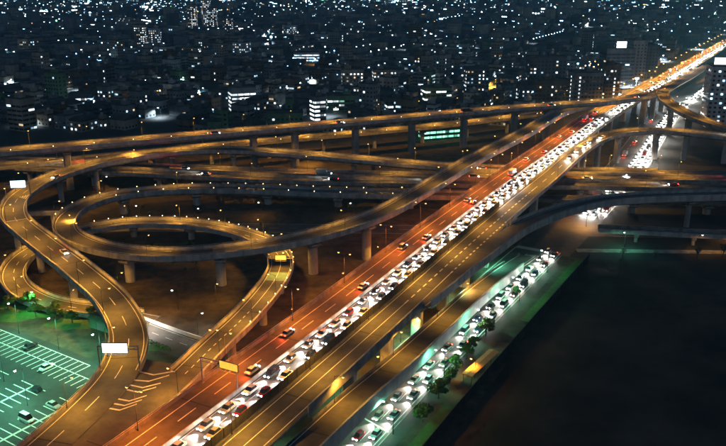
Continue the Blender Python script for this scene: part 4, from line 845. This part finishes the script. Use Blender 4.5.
# those that show largest become buildings of their own, the rest one mass
LOTS = [l for l in LOTS if not (l[1] < 560 and l[0] > -175 and l[1] < 470 + .46 * (l[0] + 175) - 60)]
score = lambda l: l[2] * (l[4] + 5) / (l[1] ** 2 + l[0] ** 2)
LOTS.sort(key=score, reverse=True)
own, rest = LOTS[:262], LOTS[262:]
bands = {}
for l in own: bands.setdefault(0 if l[1] < 620 else 1 if l[1] < 720 else 2 if l[1] < 850 else 3 if l[1] < 1050 else 4, []).append(l)
BW = ('nearest row behind flyover', 'second belt behind flyover', 'third belt behind flyover', 'fourth belt behind flyover', 'farthest distinct belt')
sd = 1000
for k in sorted(bands):
    for i, (x, y, w, d, h, _) in enumerate(sorted(bands[k], key=lambda l: l[0] / l[1])):
        wc = WALLS[int(rg.choice(6, p=[.32, .12, .2, .14, .18, .04]))]; stl = 'apartment' if h > 12 and rg.random() < .6 else ('band' if rg.random() < .3 else 'mixed'); lit = float(rg.choice([.03, .09, .2, .42], p=[.34, .3, .22, .14])); sd += 1
        kindw = 'house' if h < 8 else 'block' if h < 15 else 'tower block'
        building((x, y, 0), GA + (math.pi / 2 if rg.random() < .3 else 0), w, d, h, wc, stl, lit, '%s %s, %s windows lit, %s from left in the %s' % (wc, kindw, 'hardly any' if lit < .05 else 'few' if lit < .1 else 'some' if lit < .2 else 'many', nth(i), BW[k]), 'ordinary city buildings',
                 roof='gable' if h < 7.5 and rg.random() < .5 else 'tank', name={'house': 'city_house', 'block': 'city_block', 'tower block': 'tower_block'}[kindw], seed=sd)
def boxes(name, arr, rot):
    """many plain blocks in one mesh, built with arrays"""
    n = len(arr); a = np.array([(l[0], l[1], l[2] / 2, l[3] / 2, l[4]) for l in arr]); sx = np.array([-1, 1, 1, -1] * 2); sy = np.array([-1, -1, 1, 1] * 2); top = np.array([0] * 4 + [1] * 4)
    u = a[:, 2:3] * sx; v = a[:, 3:4] * sy; V = np.stack([a[:, 0:1] + u * ca - v * sa, a[:, 1:2] + u * sa + v * ca, a[:, 4:5] * top], -1).reshape(-1, 3)
    F4 = np.array([(4, 5, 6, 7), (0, 1, 5, 4), (1, 2, 6, 5), (2, 3, 7, 6), (3, 0, 4, 7)]); Fq = (np.arange(n)[:, None, None] * 8 + F4[None]).reshape(-1, 4)
    me = bpy.data.meshes.new(name); me.vertices.add(len(V)); me.vertices.foreach_set('co', V.astype(np.float32).ravel()); me.loops.add(Fq.size); me.loops.foreach_set('vertex_index', Fq.ravel().astype(np.int32))
    me.polygons.add(len(Fq)); me.polygons.foreach_set('loop_start', np.arange(0, Fq.size, 4, dtype=np.int32))
    for m in ('roof_felt', 'wall_grey', 'wall_beige', 'wall_slate'): me.materials.append(MATS[m])
    wm = rg.integers(1, 4, n); mi = np.repeat(wm, 5); mi[0::5] = 0; me.polygons.foreach_set('material_index', mi.astype(np.int32)); me.update(calc_edges=True); me.validate(); return me
tag(link('distant_city', boxes('distant_city', rest, GA)), 'mass of small distant city blocks reaching to the hazy horizon', 'city', kind='stuff')
# lit windows, shop fronts, signs and street lights of the mass, set on its own blocks' fronts and along its streets
LM = ('lamp_cool', 'lamp_white', 'lamp_warm', 'lamp_green'); lights = MB(); clus = rg.normal(size=(40, 2))
hot = [(rg.uniform(-.45, .45) , rg.uniform(600, 6000), rg.uniform(.5, 1.0)) for _ in range(60)]
def glowbox(mb, x, y, z, w, h, m, th=.3):
    c, s = ca, sa; mb.add([(x - w/2*c, y - w/2*s, z), (x + w/2*c, y + w/2*s, z), (x + w/2*c, y + w/2*s, z + h), (x - w/2*c, y - w/2*s, z + h)], [(0, 1, 2, 3)], m)
for (x, y, w, d, h, _) in rest:
    heat = sum(q for a, yy, q in hot if abs(x / y - a) < .026 and abs(math.log(y / yy)) < .085)
    base =   .34 if y < 900 else .62 if y < 1300 else 1.1 if y < 1900 else 4.4
    n = rg.poisson(base * (.6 + 3.4 * heat))
    for _ in range(min(n, 9)):
        side = rg.random() < .62; f = rg.uniform(-.42, .42); nx = (f * w, -d / 2 - .12) if side else (math.copysign(w / 2 + .12, -x), f * d)
        px, py = x + nx[0] * ca - nx[1] * sa, y + nx[0] * sa + nx[1] * ca; big = float(np.clip(rg.lognormal(-.45, .7), .22, 3.6)); sz = (.8 if y < 1000 else 1.1 if y < 1600 else y / 1350.) * big
        m = int(rg.choice(4, p=[.56, .31, .10, .03])); c, s_ = (ca, sa) if side else (-sa, ca); k = int(rg.choice([1, 2, 3, 5], p=[.62, .2, .12, .06])); wd = min(w * .8 / k, sz); ht = min(sz * .85, 1 + h * .3); z = rg.uniform(.2, max(.3, h - ht - .2))
        for q in range(k):
            ox = (q - (k - 1) / 2) * wd * 1.7; ax, ay = px + ox * c, py + ox * s_
            lights.add([(ax - wd/2*c, ay - wd/2*s_, z), (ax + wd/2*c, ay + wd/2*s_, z), (ax + wd/2*c, ay + wd/2*s_, z + ht), (ax - wd/2*c, ay - wd/2*s_, z + ht)], [(0, 1, 2, 3)], m)
# rows of street lights along some of the city streets
for i in range(34):
    y = float(np.exp(rg.uniform(math.log(640), math.log(2600)))); x = rg.uniform(-.46, .46) * y; a = GA + (0 if rg.random() < .7 else math.pi / 2); n = int(rg.integers(4, 11)); st_ = rg.uniform(16, 30); m = int(rg.choice([0, 1, 2], p=[.5, .3, .2]))
    for q in range(n):
        px, py = x + math.cos(a) * st_ * q, y + math.sin(a) * st_ * q; r0 = .45 * (1 + y / 1600)
        if not road_clear(px, py, 1) or any((px - u) ** 2 + (py - v) ** 2 < r * r for u, v, r in FOOT): continue
        zz = 9.5; lights.tube((px, py, zz), (px, py, zz + r0 * 1.2), r0, r0 * .7, 6, m); lights.tube((px, py, 0), (px, py, zz), .08, .06, 4, 4)
tag(lights.build('distant_city_lights', list(LM) + ['dark_metal']), 'countless lit windows and signs scattered over the distant city', 'lights', kind='stuff')
# street lamps of the nearer city that really light their surroundings
cl = MB(); k = 0
SP = []
for i in range(4000):
    y = float(np.exp(rg.uniform(math.log(525), math.log(2300)))); x = rg.uniform(-.47, .47) * y
    if len(SP) >= 120: break
    if any((x - a) ** 2 + (y - b) ** 2 < (14 + y * .016) ** 2 for a, b in SP): continue
    if any((x - l[0]) ** 2 + (y - l[1]) ** 2 < (max(l[2], l[3]) * .72) ** 2 for l in LOTS[:2600]) or not road_clear(x, y, 2): continue
    if any((x - a) ** 2 + (y - b) ** 2 < r * r for a, b, r in FOOT): continue
    if y < 470 + .46 * (x + 175) + 12: continue
    SP.append((x, y))
for i, (x, y) in enumerate(sorted(SP, key=lambda q: q[0] / q[1])):
    warm = rg.random() < .14; q = float(rg.choice([.4, 1.0, 3.0, 9.0], p=[.35, .33, .22, .1]))
    lamp_post((x, y, 0), rg.uniform(0, 6), 7, 1, '%s lamp in the city streets, %s city lamp from the left' % ('amber' if warm else 'bluish white', nth(i)), 'street lamps among the city blocks', power=int(5200 * q * (1 + y / 900)), col=SOD if warm else COOL, bulb='bulb_sodium' if warm else 'bulb_white', arm=1.2, name='city_lamp', bulb_r=.42 if y < 900 else .75)
fl = thing('floodlight_mast', (236, 676, 0), 0, 'tall floodlight mast glaring white over the fork of the far road', 'mast')
mb = MB(); mb.tube((0, 0, 0), (0, 0, 16), .3, .16, 8); mb.build('pole', 'galvanised', fl); mb = MB(); mb.box(-1.6, 1.6, -.3, .3, 15.6, 16.8); mb.build('lamp_array', 'bulb_white', fl); spot(fl, (0, -.6, 16), 260000, COOL, 160, .6, .6, (0, -.3, -1))

# ------------------------------------------------------------------ haze over the whole place
hz = MB(); hz.box(-26000, 26000, -400, 12000, -1.0, 130)
vm = bpy.data.materials.new('haze'); vm.use_nodes = True; nt = vm.node_tree; nt.nodes.remove(nt.nodes['Principled BSDF'])
pv = nt.nodes.new('ShaderNodeVolumePrincipled'); pv.inputs['Color'].default_value = (0.3, 0.82, 1.0, 1); pv.inputs['Density'].default_value = 0.00016; pv.inputs['Anisotropy'].default_value = 0.2
nt.links.new(pv.outputs[0], nt.nodes['Material Output'].inputs['Volume']); MATS['haze'] = vm
HZ = tag(hz.build('haze', 'haze'), kind='stuff');
